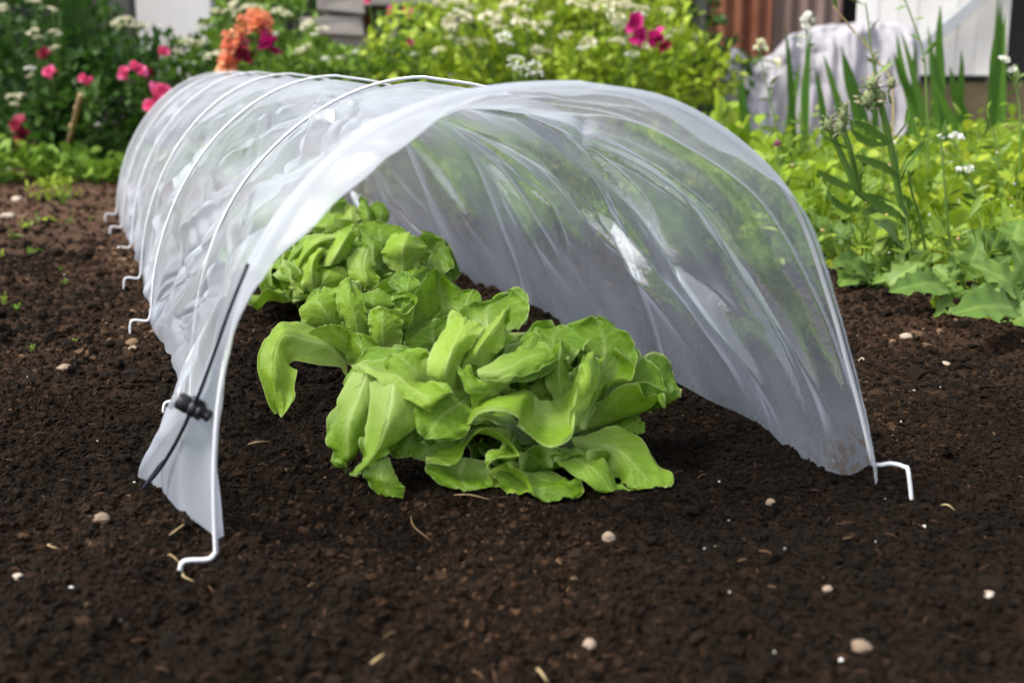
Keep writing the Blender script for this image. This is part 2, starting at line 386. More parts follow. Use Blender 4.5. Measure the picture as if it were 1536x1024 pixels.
for k, t in enumerate(HOOPS):
    u = np.linspace(-1, 1, 61)
    pts = arch(u, np.full(61, t), .0045 if k else -.004)
    if k == 1: pts[:, :2] += (smooth(-.45, -1., u) * .019)[:, None] * HD      # this leg stands inside the gathered sheet
    L, R = pts[0].copy(), pts[-1].copy()
    hl = .004; hr = .022
    outl = np.array([-HD[0], -HD[1], 0]); 
    if k == 0:   # left: bends outwards at the ground; right: eye then a peg pushed into the earth
        zl = soil_h(L[0], L[1])
        left = [L + outl * .027 + [0, -.002, -.015], L + outl * .026 + [0, -.002, .002], L + outl * .022 + [0, -.001, .008], L + outl * .006 + [0, 0, .007], L + [0, 0, .012]]
        right = [R + [-.001, 0, .03], R + [.008, -.002, .032], R + [.017, -.008, .031], R + [.020, -.012, .026], R + [.026, -.018, -.02]]
        pts = pts[(pts[:, 2] > .03) | (u < 0)]; pts = pts[pts[:, 2] > .012]
    else:
        left = [L + outl * .030 + [0, 0, -.012], L + outl * .029 + [0, 0, .010], L + outl * .024 + [0, 0, .017], L + outl * .006 + [0, 0, .015], L + outl * .001 + [0, 0, .022]]
        right = [R + [0, 0, .022], R + [0, 0, .010], R + [0, 0, -.002], R + [0, 0, -.02]]
        pts = pts[pts[:, 2] > .026]
    path = np.vstack([spline(left, 17), pts, spline(right, 17)])
    mb = MB(); addtube(mb, path, .00185, 9)
    mb.build('hoop', M['wire'], tun)

# ---- the sheet: rows along the tunnel, columns over the arch
ns, nt = 440, 640
tt = np.concatenate([np.linspace(-.085, .0, 60, endpoint=False), np.linspace(0, .45, 240, endpoint=False), np.linspace(.45, 1.3, 220, endpoint=False), np.linspace(1.3, TLEN, 120)])
uu = np.linspace(-1, 1, ns)
T, U = np.meshgrid(tt, uu, indexing='ij')
hp = np.array(HOOPS); idx = np.clip(np.searchsorted(hp, T, 'right') - 1, 0, len(hp) - 2)
fr = np.clip((T - hp[idx]) / (hp[idx + 1] - hp[idx]), 0, 1); inb = (T > 0)
nhoop = np.min(np.abs(T[..., None] - hp), -1)
KF = .50 - .36 * smooth(-.25, .45, U)                             # how far the free end overhangs the mouth hoop
base = arch(U, np.where(T < 0, T * KF, T))
cc = np.stack([centre(T)[..., 0], centre(T)[..., 1], np.full(T.shape, .10)], -1)
nrm = base - cc; nrm /= np.linalg.norm(nrm, axis=-1)[..., None]
# sag between the hoops and tight tent-like ridges over them
sag = -.023 * np.sin(np.pi * fr) ** .8 * inb * (.35 + .65 * np.cos(U * 1.5) ** 2)
disp = sag + .0005 * np.exp(-nhoop / .01)
# creases
def crease(t0, u0, t1, u1, amp, w, sharp=1.2, bend=0.):
    """ridge along a line in (t,u); widths in metres (u scaled to metres)"""
    SU = .42
    dx, dy = t1 - t0, (u1 - u0) * SU; Lq = math.hypot(dx, dy)
    a = ((T - t0) * dx + (U - u0) * SU * dy) / Lq ** 2
    d = ((T - t0) * dy - (U - u0) * SU * dx) / Lq + bend * np.sin(np.clip(a, 0, 1) * np.pi)
    env = smooth(-.02, .25, a) * (1 - smooth(.7, 1.05, a))
    return amp * env * np.exp(-(np.abs(d) / w) ** sharp)
r = np.random.default_rng(5)
for k in range(len(HOOPS) - 1):
    a, b = HOOPS[k], HOOPS[k + 1]
    for j in range(20):
        u0 = r.uniform(-.95, .95 if a > 1 else .0); side = 1 if r.random() < .5 else -1
        t0, t1 = (a + .01, a + (b - a) * r.uniform(.45, 1.)) if side > 0 else (b - .01, b - (b - a) * r.uniform(.45, 1.))
        du = r.uniform(.12, .5) * (1 if u0 < 0 else 1) * r.choice([-1, 1], p=[.3, .7] if u0 > 0 else [.7, .3])
        disp = disp + crease(t0, u0, t1, np.clip(u0 + du, -1, 1 if a > 1 else .15), r.uniform(.004, .012) * r.choice([1, -1], p=[.4, .6]), r.uniform(.004, .014), r.uniform(1., 1.6), r.uniform(-.03, .03))
for j in range(12):
    t0, u0 = r.uniform(.1, 1.1), r.uniform(.02, .5); u1 = min(u0 + r.uniform(.2, .5), .97)
    disp = disp + crease(t0, u0, max(t0 - r.uniform(.06, .35) * (u1 - u0) / .4, -.01), u1, r.uniform(.0025, .0062) * r.choice([1, -1]), r.uniform(.004, .008), 1.15, r.uniform(-.02, .03))
# long draped creases seen on the inside of the right wall
for (t0, u0, t1, u1, am, w, bd, shp) in [
      (.78, .05, .30, .92, -.014, .016, .03, 1.15), (.56, .04, .13, .95, -.016, .016, .04, 1.15), (.40, .02, .07, .96, .014, .012, .035, 1.1), (.26, .05, .035, .95, -.013, .011, .02, 1.1), (.13, .08, .01, .9, .010, .012, .01, 1.4),
      (1.0, .08, .62, .9, -.013, .020, .03, 1.5), (1.28, .08, .95, .9, -.013, .018, .02, 1.5), (.66, .2, .40, .75, .008, .006, .02, 1.1), (.46, .15, .24, .6, .008, .005, .03, 1.1), (.34, .25, .10, .8, -.007, .005, .03, 1.1), (.2, .2, .09, .6, .006, .005, .0, 1.1),
      (.88, .3, .72, .85, .007, .006, .02, 1.1), (.5, .5, .22, .96, .008, .010, .02, 1.3), (.3, .55, .12, .98, -.009, .012, .02, 1.3), (.16, .5, .05, .98, .007, .010, .0, 1.3), (.1, .1, .35, .35, -.006, .007, .0, 1.2),
      (-.02, -.25, .3, -.65, .010, .010, -.03, 1.15), (.43, -.2, .8, -.6, -.011, .009, -.03, 1.15), (.47, -.5, .62, -.8, .009, .006, .0, 1.15), (.9, -.3, 1.2, -.65, -.01, .01, .02, 1.15), (.1, -.2, .4, -.5, -.012, .016, .02, 1.4), (.5, -.15, .85, -.4, .010, .012, .02, 1.3), (.12, -.5, .4, -.8, -.009, .012, .0, 1.3)]:
    disp = disp + crease(t0, u0, t1, u1, am, w, shp, bd)
PP = np.stack([T * 7 - .0 * U, U * 3.2 + T * 2.5], -1); LW = smooth(.25, -.1, U)
disp = disp + (.003 + .004 * LW) * fbm(PP + [3, 5], 40, 3) * smooth(0, .08, nhoop) + (.001 + .0042 * LW) * (1 - np.abs(vnoise(PP * [1.3, 1.7] + 1.1 * fbm(PP, 42, 2)[..., None], 44))) * smooth(0, .06, nhoop)
# front skirt: the free end droops inside the front hoop
sk = smooth(0, -.085, T)
droop = .003 + .017 * np.exp(-((U + .36) / .24) ** 2) + .020 * np.exp(-((U - .22) / .15) ** 2) + .004 * vnoise(np.stack([U * 6, U * 0], -1), 51)
lowl = smooth(-.72, -.95, U)
disp = disp - sk * droop * (1 - lowl)
for q in range(16):
    u0 = r.uniform(-.85, .9); disp = disp + sk ** .6 * r.uniform(-.004, .004) * np.exp(-np.abs((U - u0 - T * r.uniform(-1, 1)) / r.uniform(.01, .035)))
for _ in range(2):
    for ax_ in (0, 1):
        q_ = np.pad(disp, [(1, 1) if k == ax_ else (0, 0) for k in (0, 1)], 'edge'); disp = .25 * np.take(q_, range(0, disp.shape[ax_]), ax_) + .5 * disp + .25 * np.take(q_, range(2, disp.shape[ax_] + 2), ax_)
pm = np.exp(-((T - .19) / .10) ** 2) * smooth(-.5, -.78, U)          # gathered by the toggle
disp = disp * (1 - .8 * pm) - .016 * pm * smooth(-1., -.93, U)
V = base + nrm * disp[..., None]
# the lower hems: left hem lifted to the toggle and flared at the mouth, right hem on the ground
hemL = np.array([(-.085, *G(340, 806)[:2], .002), (-.045, *G(320, 815)[:2], .002), (.0, *G(278, 772)[:2], .003), (.055, *G(235, 738)[:2], .004), (.10, *G(199, 727)[:2], .006),
                 (.17, *P(262, 632, .985)), (.215, *P(272, 604, 1.03)), (.28, *P(262, 560, 1.13)), (.40, *P(250, 528, 1.27)), (.58, *G(234, 497)), (.9, *arch(np.array(-1.), np.array(.9))), (1.4, *arch(np.array(-1.), np.array(1.4))), (2.0, *arch(np.array(-1.), np.array(2.))), (2.4, *arch(np.array(-1.), np.array(2.4)))])
def interp(keys, t):
    return np.stack([np.interp(t, keys[:, 0], keys[:, k + 1]) for k in range(3)], -1)
tf = np.array(tt); ker = np.exp(-np.linspace(-2, 2, 13) ** 2); ker /= ker.sum()
BL = interp(hemL, tf)
for k in range(3):
    BL[:, k] = np.convolve(np.pad(BL[:, k], 6, 'edge'), ker, 'valid')
wv = .004 * vnoise(np.stack([tf * 22, tf * 0], -1), 61)
offL = BL - V[:, 0] + np.stack([wv, wv * .3, np.abs(wv) * .5], -1)
flare = smooth(-.03, .06, T) * smooth(.165, .11, T)
wl = (1 - smooth(-1., -.62, U)) ** 1.4 * (1 - flare) + flare * np.clip(1 - (U + 1) / .17, 0, 1) ** 1.1
V = V + wl[..., None] * offL[:, None]
BR = arch(np.full(nt, 1.), tf); BR[:, 2] = .003 + .006 * np.abs(vnoise(np.stack([tf * 5, tf * 0], -1), 62))
push = -.014 * smooth(.3, .03, tf) + .006 * vnoise(np.stack([tf * 9, tf * 0 + 4], -1), 63)
BR[:, 0] += push * HD[0]; BR[:, 1] += push * HD[1]
BR[:, :2] += (np.minimum(tf, 0) * -.8)[:, None] * AX
BR[:, 2] += .024 * np.exp(-(np.maximum(tf, -.02) / .026) ** 2)
offR = BR - V[:, -1]; wr = (1 - smooth(1., .72, U)) ** 1.3
wr = (smooth(.70, 1., U)) ** 1.3
V = V + wr[..., None] * offR[:, None]
# folds running down the gathered left corner
fold = .007 * vnoise(np.stack([T * 34 + 2 * U, U * 2.2], -1), 81) * smooth(.2, .05, np.abs(T - .02)) * smooth(-.45, -.75, U) * (1 - smooth(-.9, -1., U) * .6)
V = V + nrm * (fold * (1 - .8 * pm))[..., None]
V[..., 2] = np.maximum(V[..., 2], -.004)
# ---- material
m, n, l, out = newmat('polythene')
tc = n('TexCoord')
nz = n('TexNoise', i_Scale=5., i_Detail=4.); l(tc.outputs['Object'], nz.inputs['Vector'])
nf = n('TexNoise', i_Scale=38., i_Detail=5., i_Roughness=.65, i_Distortion=1.2); l(tc.outputs['Object'], nf.inputs['Vector'])
bp = n('Bump', i_Strength=.16, i_Distance=.006); l(nf.outputs['Fac'], bp.inputs['Height'])
tr = n('BsdfTransparent'); tr.inputs[0].default_value = (.93, .95, .95, 1)
tl = n('BsdfTranslucent'); tl.inputs[0].default_value = (.86, .90, 1., 1)
df = n('BsdfDiffuse'); df.inputs[0].default_value = (.82, .86, .97, 1)
for q in (tl, df): l(bp.outputs[0], q.inputs['Normal'])
hmr = n('Attribute', attribute_name='hem'); rgh = n('Math', operation='MULTIPLY_ADD'); l(hmr.outputs['Fac'], rgh.inputs[0]); rgh.inputs[1].default_value = .22; rgh.inputs[2].default_value = .10
gl = n('BsdfGlossy'); l(rgh.outputs[0], gl.inputs['Roughness']); gl.inputs[0].default_value = (1, 1, 1, 1); l(bp.outputs[0], gl.inputs['Normal'])
mv = n('MixShader'); mv.inputs[0].default_value = .30; l(tl.outputs[0], mv.inputs[1]); l(df.outputs[0], mv.inputs[2])
lw = n('LayerWeight', i_Blend=.35); l(bp.outputs[0], lw.inputs['Normal'])
op = n('MapRange'); l(nz.outputs['Fac'], op.inputs['Value']); op.inputs['From Min'].default_value = .36; op.inputs['From Max'].default_value = .64
op.inputs['To Min'].default_value = .22; op.inputs['To Max'].default_value = .50
oa = n('Math', operation='MULTIPLY_ADD', use_clamp=True); l(lw.outputs['Facing'], oa.inputs[0]); oa.inputs[1].default_value = .42
hm = n('Attribute', attribute_name='hem'); oh = n('Math', operation='MULTIPLY_ADD'); l(hm.outputs['Fac'], oh.inputs[0]); oh.inputs[1].default_value = .16; l(op.outputs[0], oh.inputs[2]); l(oh.outputs[0], oa.inputs[2])
mt = n('MixShader'); l(oa.outputs[0], mt.inputs[0]); l(tr.outputs[0], mt.inputs[1]); l(mv.outputs[0], mt.inputs[2])
fg = n('Math', operation='MULTIPLY_ADD', use_clamp=True); l(lw.outputs['Fresnel'], fg.inputs[0]); fg.inputs[1].default_value = .5; fg.inputs[2].default_value = .02
mg = n('MixShader'); l(fg.outputs[0], mg.inputs[0]); l(mt.outputs[0], mg.inputs[1]); l(gl.outputs[0], mg.inputs[2])
# splashed earth: specks near the hem and a smudge in the right front corner
sx = n('Attribute', attribute_name='dirt'); vz = n('TexVoronoi', i_Scale=170.); l(tc.outputs['Object'], vz.inputs['Vector'])
nz3 = n('TexNoise', i_Scale=120., i_Detail=4.); l(tc.outputs['Object'], nz3.inputs['Vector'])
d1 = n('Math', operation='LESS_THAN'); l(vz.outputs['Distance'], d1.inputs[0]); dm = n('Math', operation='MULTIPLY_ADD'); l(sx.outputs['Fac'], dm.inputs[0]); dm.inputs[1].default_value = .30; dm.inputs[2].default_value = .045; l(dm.outputs[0], d1.inputs[1])
d2 = n('MapRange'); l(nz3.outputs['Fac'], d2.inputs['Value']); d2.inputs['From Min'].default_value = .48; d2.inputs['From Max'].default_value = .62
d3 = n('Math', operation='MULTIPLY'); l(d2.outputs[0], d3.inputs[0]); l(sx.outputs['Fac'], d3.inputs[1])
d4 = n('Math', operation='MULTIPLY_ADD', use_clamp=True); l(d1.outputs[0], d4.inputs[0]); d4.inputs[1].default_value = .22; d5 = n('Math', operation='MULTIPLY'); l(d3.outputs[0], d5.inputs[0]); d5.inputs[1].default_value = .75; l(d5.outputs[0], d4.inputs[2])
dd_ = n('BsdfDiffuse'); dd_.inputs[0].default_value = (.13, .095, .07, 1)
md_ = n('MixShader'); l(d4.outputs[0], md_.inputs[0]); l(mg.outputs[0], md_.inputs[1]); l(dd_.outputs[0], md_.inputs[2])
l(md_.outputs[0], out.inputs[0]); M['poly'] = m
cover = obj('plastic_cover', V.reshape(-1, 3), gridf(nt, ns), m, tun, attrs={'hem': (smooth(.012, -.004, T) * smooth(.75, .2, U)).ravel(), 'dirt': np.clip(np.exp(-((T - .02) / .05) ** 2) * smooth(.87, .95, U) + .35 * smooth(.93, 1., np.abs(U)) * (U > 0), 0, 1).ravel()})
def surf(t, u):
    i = int(np.argmin(np.abs(tt - t))); j = int(np.argmin(np.abs(uu - u))); return V[i, j].copy()
# ---- drawstring and its toggle, lying on the outside of the sheet
_d = V.reshape(-1, 3) - [0, 0, CAMZ]
_f = _d[:, 1] * CP - _d[:, 2] * SP; _px = CX + F * _d[:, 0] / _f; _py = CY - F * (_d[:, 1] * SP + _d[:, 2] * CP) / _f
def on_sheet(px, py, off=.003):
    k = np.hypot(_px - px, _py - py) < 9
    y = _d[k, 1].min() if k.any() else None
    return y, off
cpx = [(372, 396), (347, 458), (330, 505), (313, 553), (298, 592), (288, 612), (276, 640), (258, 674), (238, 705), (214, 733)]
dy_ = [on_sheet(*q)[0] for q in cpx]; good = [k for k, q in enumerate(dy_) if q is not None]
dy_ = np.interp(np.arange(len(cpx)), good, [dy_[k] for k in good]) if good else np.full(len(cpx), .95)
print('cord depths', np.round(dy_, 3), good)
dy_ = np.minimum(dy_, np.convolve(np.pad(dy_, 1, 'edge'), [.25, .5, .25], 'valid'))
cp = [P(*q, d_ - .004) for q, d_ in zip(cpx, dy_)]
mb = MB(); addtube(mb, spline(cp, 60), np.linspace(.0013, .0017, 60), 8); mb.build('drawstring', M['cord'], tun)
tail = [P(q[0], q[1], dy_[8] + .014) for q in [(214, 734), (226, 716), (243, 694), (257, 684), (268, 688), (272, 702), (270, 722)]]
mb = MB(); addtube(mb, spline(tail, 40), .0014, 8); mb.build('cord_end', M['cord'], tun)
TC = P(289, 611, dy_[5] - .006)
ax = np.array([.86, -.10, -.45]); ax /= np.linalg.norm(ax); ay = np.cross([0, 0, 1], ax); ay /= np.linalg.norm(ay); az = np.cross(ax, ay)
def lathe(c, axis, prof, n=20, el=1.):
    a = np.asarray(axis); s1 = ay; s2 = az; th = np.linspace(0, 2 * np.pi, n, endpoint=False)
    v = np.concatenate([np.asarray(c) + a * h + rr * (np.cos(th)[:, None] * s1 + el * np.sin(th)[:, None] * s2) for h, rr in prof])
    m_ = len(prof); k = np.arange(m_ - 1)[:, None] * n; j = np.arange(n)[None]; j2 = (j + 1) % n
    f = np.stack([k + j, k + j2, k + n + j2, k + n + j], -1).reshape(-1, 4)
    return v, f
mb = MB()
mb.add(*lathe(TC, ax, [(-.0125, .0002), (-.0125, .0062), (-.0117, .0070), (-.003, .0072), (-.0025, .0066), (-.0015, .0066), (-.001, .0074), (.0035, .0074), (.004, .0066), (.005, .0066), (.0055, .0071), (.0085, .0071), (.009, .0002)], 22, .95))
tog = mb.build('toggle', M['black'], tun)
mb = MB(); mb.add(*lathe(TC + ax * .0088, ax, [(0, .0046), (.0035, .0046), (.0042, .0052), (.0062, .0050), (.0066, .0002)], 18, .95)); mb.build('push_button', M['black'], tog)
mb = MB(); mb.add(*rot_box(TC + ax * .002 + az * .0066, (.010, .006, .004), ax, ay, az)); mb.build('cord_eye', M['black'], tog)
# ================================================================= lettuces
m, n, l, out = newmat('lettuce_leaf')
uvn = n('UVMap'); sp = n('SeparateXYZ'); l(uvn.outputs[0], sp.inputs[0])
tc = n('TexCoord')
at = n('Attribute', attribute_name='tint')
nz = n('TexNoise', i_Scale=14., i_Detail=4.); l(tc.outputs['Object'], nz.inputs['Vector'])
nb = n('TexNoise', i_Scale=95., i_Detail=3.); l(tc.outputs['Object'], nb.inputs['Vector'])
def mth(op, a, b=None, c=None, cl=False):
    q = n('Math', operation=op, use_clamp=cl)
    for k, s in enumerate((a, b, c)):
        if s is None: continue
        if isinstance(s, (int, float)): q.inputs[k].default_value = s
        else: l(s, q.inputs[k])
    return q.outputs[0]
uc = mth('ABSOLUTE', mth('SUBTRACT', sp.outputs['X'], .5))                 # 0 midrib .. .5 margin
v_ = sp.outputs['Y']
# fine net of veins between puckered cells
wv_ = n('VectorMath', operation='MULTIPLY_ADD'); l(nz.outputs['Color'], wv_.inputs[0]); wv_.inputs[1].default_value = (.03, .03, .03); l(tc.outputs['Object'], wv_.inputs[2])
vo = n('TexVoronoi', feature='DISTANCE_TO_EDGE', i_Scale=75.); l(wv_.outputs[0], vo.inputs['Vector'])
vo2 = n('TexVoronoi', feature='SMOOTH_F1', i_Scale=42.); l(wv_.outputs[0], vo2.inputs['Vector'])
vnet = mth('SUBTRACT', 1., mth('MULTIPLY', vo.outputs['Distance'], 9.), cl=True)
# side veins: bands rising from the midrib
ph = mth('ADD', mth('MULTIPLY', mth('SUBTRACT', v_, mth('MULTIPLY', uc, .9)), 42.), mth('MULTIPLY', nz.outputs['Fac'], 7.))
vein = mth('POWER', mth('MULTIPLY_ADD', mth('SINE', ph), .5, .5), 9.)
vein = mth('MULTIPLY', vein, mth('SUBTRACT', 1., mth('MULTIPLY', uc, 1.6), cl=True))
rib = mth('POWER', mth('SUBTRACT', 1., mth('MULTIPLY', uc, 13.), cl=True), 1.5)
rib = mth('MULTIPLY', rib, mth('SUBTRACT', 1., mth('MULTIPLY', v_, .9), cl=True))
basefade = mth('POWER', mth('SUBTRACT', 1., mth('MULTIPLY', v_, 1.7), cl=True), 1.5)
edge = mth('MAXIMUM', mth('MULTIPLY', mth('SUBTRACT', uc, .474), 45., cl=True), mth('MULTIPLY', mth('SUBTRACT', v_, .972), 45., cl=True))
col = ramp(n, l, mth('ADD', at.outputs['Fac'], mth('MULTIPLY_ADD', nz.outputs['Fac'], .6, -.3)), [(0, (.045, .12, .004)), (.42, (.150, .285, .010)), (.75, (.295, .455, .036)), (1, (.45, .57, .14))])
pale = n('MixRGB'); pale.inputs[2].default_value = (.52, .64, .22, 1)
fac = mth('ADD', mth('ADD', mth('MULTIPLY', vein, .15), mth('MULTIPLY', vnet, .06)), mth('MULTIPLY', rib, .6)); fac = mth('ADD', fac, mth('MULTIPLY', basefade, .5)); fac = mth('ADD', fac, mth('MULTIPLY', edge, .62), cl=True)
l(fac, pale.inputs[0]); l(col.outputs[0], pale.inputs[1])
hgt = mth('ADD', mth('MULTIPLY', vein, -.10), mth('ADD', mth('MULTIPLY', rib, .6), mth('ADD', mth('MULTIPLY', nb.outputs['Fac'], .35), mth('ADD', mth('MULTIPLY', nz.outputs['Fac'], 1.4), mth('ADD', mth('MULTIPLY', vo2.outputs['Distance'], -.35), mth('MULTIPLY', vnet, -.09))))))
bp = n('Bump', i_Strength=.55, i_Distance=.004); l(hgt, bp.inputs['Height'])
p = n('BsdfPrincipled', i_Roughness=.46); p.inputs['Specular IOR Level'].default_value = .30
l(pale.outputs[0], p.inputs['Base Color']); l(bp.outputs[0], p.inputs['Normal'])
t_ = n('BsdfTranslucent'); l(pale.outputs[0], t_.inputs[0]); l(bp.outputs[0], t_.inputs['Normal'])
mx = n('MixShader'); mx.inputs[0].default_value = .30; l(p.outputs[0], mx.inputs[1]); l(t_.outputs[0], mx.inputs[2]); l(mx.outputs[0], out.inputs[0])
M['lettuce'] = m

def leaf_obj(grid, parent, tint, seed, wob=.0019, ruff=.0075):
    nv, nu = grid.shape[:2]
    du = np.gradient(grid, axis=1); dv = np.gradient(grid, axis=0); nn = np.cross(du, dv); nn /= np.linalg.norm(nn, axis=-1)[..., None] + 1e-12
    uu_, vv_ = np.meshgrid(np.linspace(0, 1, nu), np.linspace(0, 1, nv))
    q = grid * 34 + seed * 3.7
    d = wob * (vnoise(q, seed) + .5 * vnoise(q * 2.3, seed + 1))
    mg = np.clip((np.abs(uu_ - .5) * 2 - .45) / .55, 0, 1) ** 1.6 * np.clip(vv_ * 3, 0, 1) + np.clip((vv_ - .72) / .28, 0, 1) ** 1.6
    sz = np.linalg.norm(grid[-1].mean(0) - grid[0].mean(0)) + np.linalg.norm(grid[nv // 2, 0] - grid[nv // 2, -1])
    d = d + ruff * min(sz / .16, 1.2) * np.clip(mg, 0, 1.2) * vnoise(np.stack([vv_ * 6.5 + seed, np.sign(uu_ - .5) * 3 + uu_ * 4 * (vv_ > .6)], -1), seed + 2)
    d = d + .0013 * np.clip(mg, 0, 1) * vnoise(np.stack([vv_ * 19 + seed, uu_ * 12], -1), seed + 9)
    d = d + .0006 * (1 - 2 * np.abs(vnoise(grid * 62 + seed, seed + 4)))
    g = grid + nn * d[..., None]
    ground = soil_h(g[..., 0], g[..., 1]) + .004
    g[..., 2] = np.maximum(g[..., 2], ground + .0015 * (1 + vnoise(grid * 60, seed)))
    o = obj('leaf', g.reshape(-1, 3), gridf(nv, nu), M['lettuce'], parent, uv=np.stack([uu_, vv_], -1).reshape(-1, 2), attrs={'tint': np.full(nu * nv, tint)})
    return o
def net_leaf(parent, Yref, st, tint=.45, seed=1, nu=34, nv=38, back=1.):
    g = np.array([[P(px, py, Yref + dd * .01 * back) for (px, py, dd) in row] for row in st])
    nc = g.shape[1]
    g = spline(g, nv); g = np.swapaxes(spline(np.swapaxes(g, 0, 1), nu), 0, 1)
    if nc <= 3:                       # round off the tip, narrow the base
        v = np.linspace(0, 1, nv); fct = np.sqrt(np.clip(1 - (np.clip((v - .80) / .20, 0, 1) * .93) ** 3.5, 0, 1)) * (.85 + .15 * smooth(0, .3, v)); u = np.linspace(0, 1, nu)
        g = np.stack([np.stack([np.interp(.5 + (u - .5) * fct[k], u, g[k, :, c]) for c in range(3)], -1) for k in range(nv)])
        g[-6:] += (g[-1:, nu // 2] - g[-2:-1, nu // 2]) * np.linspace(0, .6, 6)[:, None, None]
    # blunt the corners of the tip and base a little so that outlines are rounded
    return leaf_obj(g, parent, tint, seed)
def rosette_leaf(parent, c, az, L, W, e0, e1, cup, ruf, tint, seed, r0=.012, nu=26, nv=30, roll=0.):
    """a broad leaf growing from the crown c: e0/e1 elevation at base/tip (degrees)"""
    r = np.random.default_rng(seed)
    v = np.linspace(0, 1, nv); el = np.radians(e0 + (e1 - e0) * v ** 1.3)
    out_ = np.array([math.cos(az), math.sin(az), 0]); side = np.array([-math.sin(az), math.cos(az), 0])
    ds = L / (nv - 1); mid = np.zeros((nv, 3)); mid[0] = c + out_ * r0
    dirs = np.cos(el)[:, None] * out_ + np.sin(el)[:, None] * np.array([0, 0, 1.])
    for k in range(1, nv): mid[k] = mid[k - 1] + dirs[k] * ds
    nrm = np.cross(side, dirs)                           # upper (inner) face
    nrm = -nrm if nrm[0, 2] < 0 and e0 < 80 else nrm
    nrm = np.sin(el)[:, None] * -out_ + np.cos(el)[:, None] * np.array([0, 0, 1.])
    u = np.linspace(-1, 1, nu)
    sh = (.28 + .72 * np.sin(np.clip(v * 1.25, 0, 1) * np.pi / 2)) * np.sqrt(np.clip(1 - np.clip((v - .62) / .38, 0, 1) ** 2.4, .0, 1)) + .02
    w = W * sh
    ph1, ph2 = r.uniform(0, 6.28, 2); fq = r.uniform(2., 3.2)
    Ug, Vg = np.meshgrid(u, v)
    lift = cup * W * Ug ** 2 * (.3 + .7 * Vg) + ruf * np.abs(Ug) ** 2 * (.2 + Vg) * np.sin(fq * Vg * 6.28 + np.where(Ug > 0, ph1, ph2)) + ruf * .8 * Vg ** 2 * np.sin(Ug * 5 + ph1)
    g = mid[:, None] + side * (Ug * w[:, None] * (1 - .18 * abs(cup) * Ug ** 2))[..., None] + nrm[:, None] * lift[..., None]
    g += (roll * Ug * Vg * W)[..., None] * nrm[:, None]
    return leaf_obj(g, parent, tint, seed, .0022)

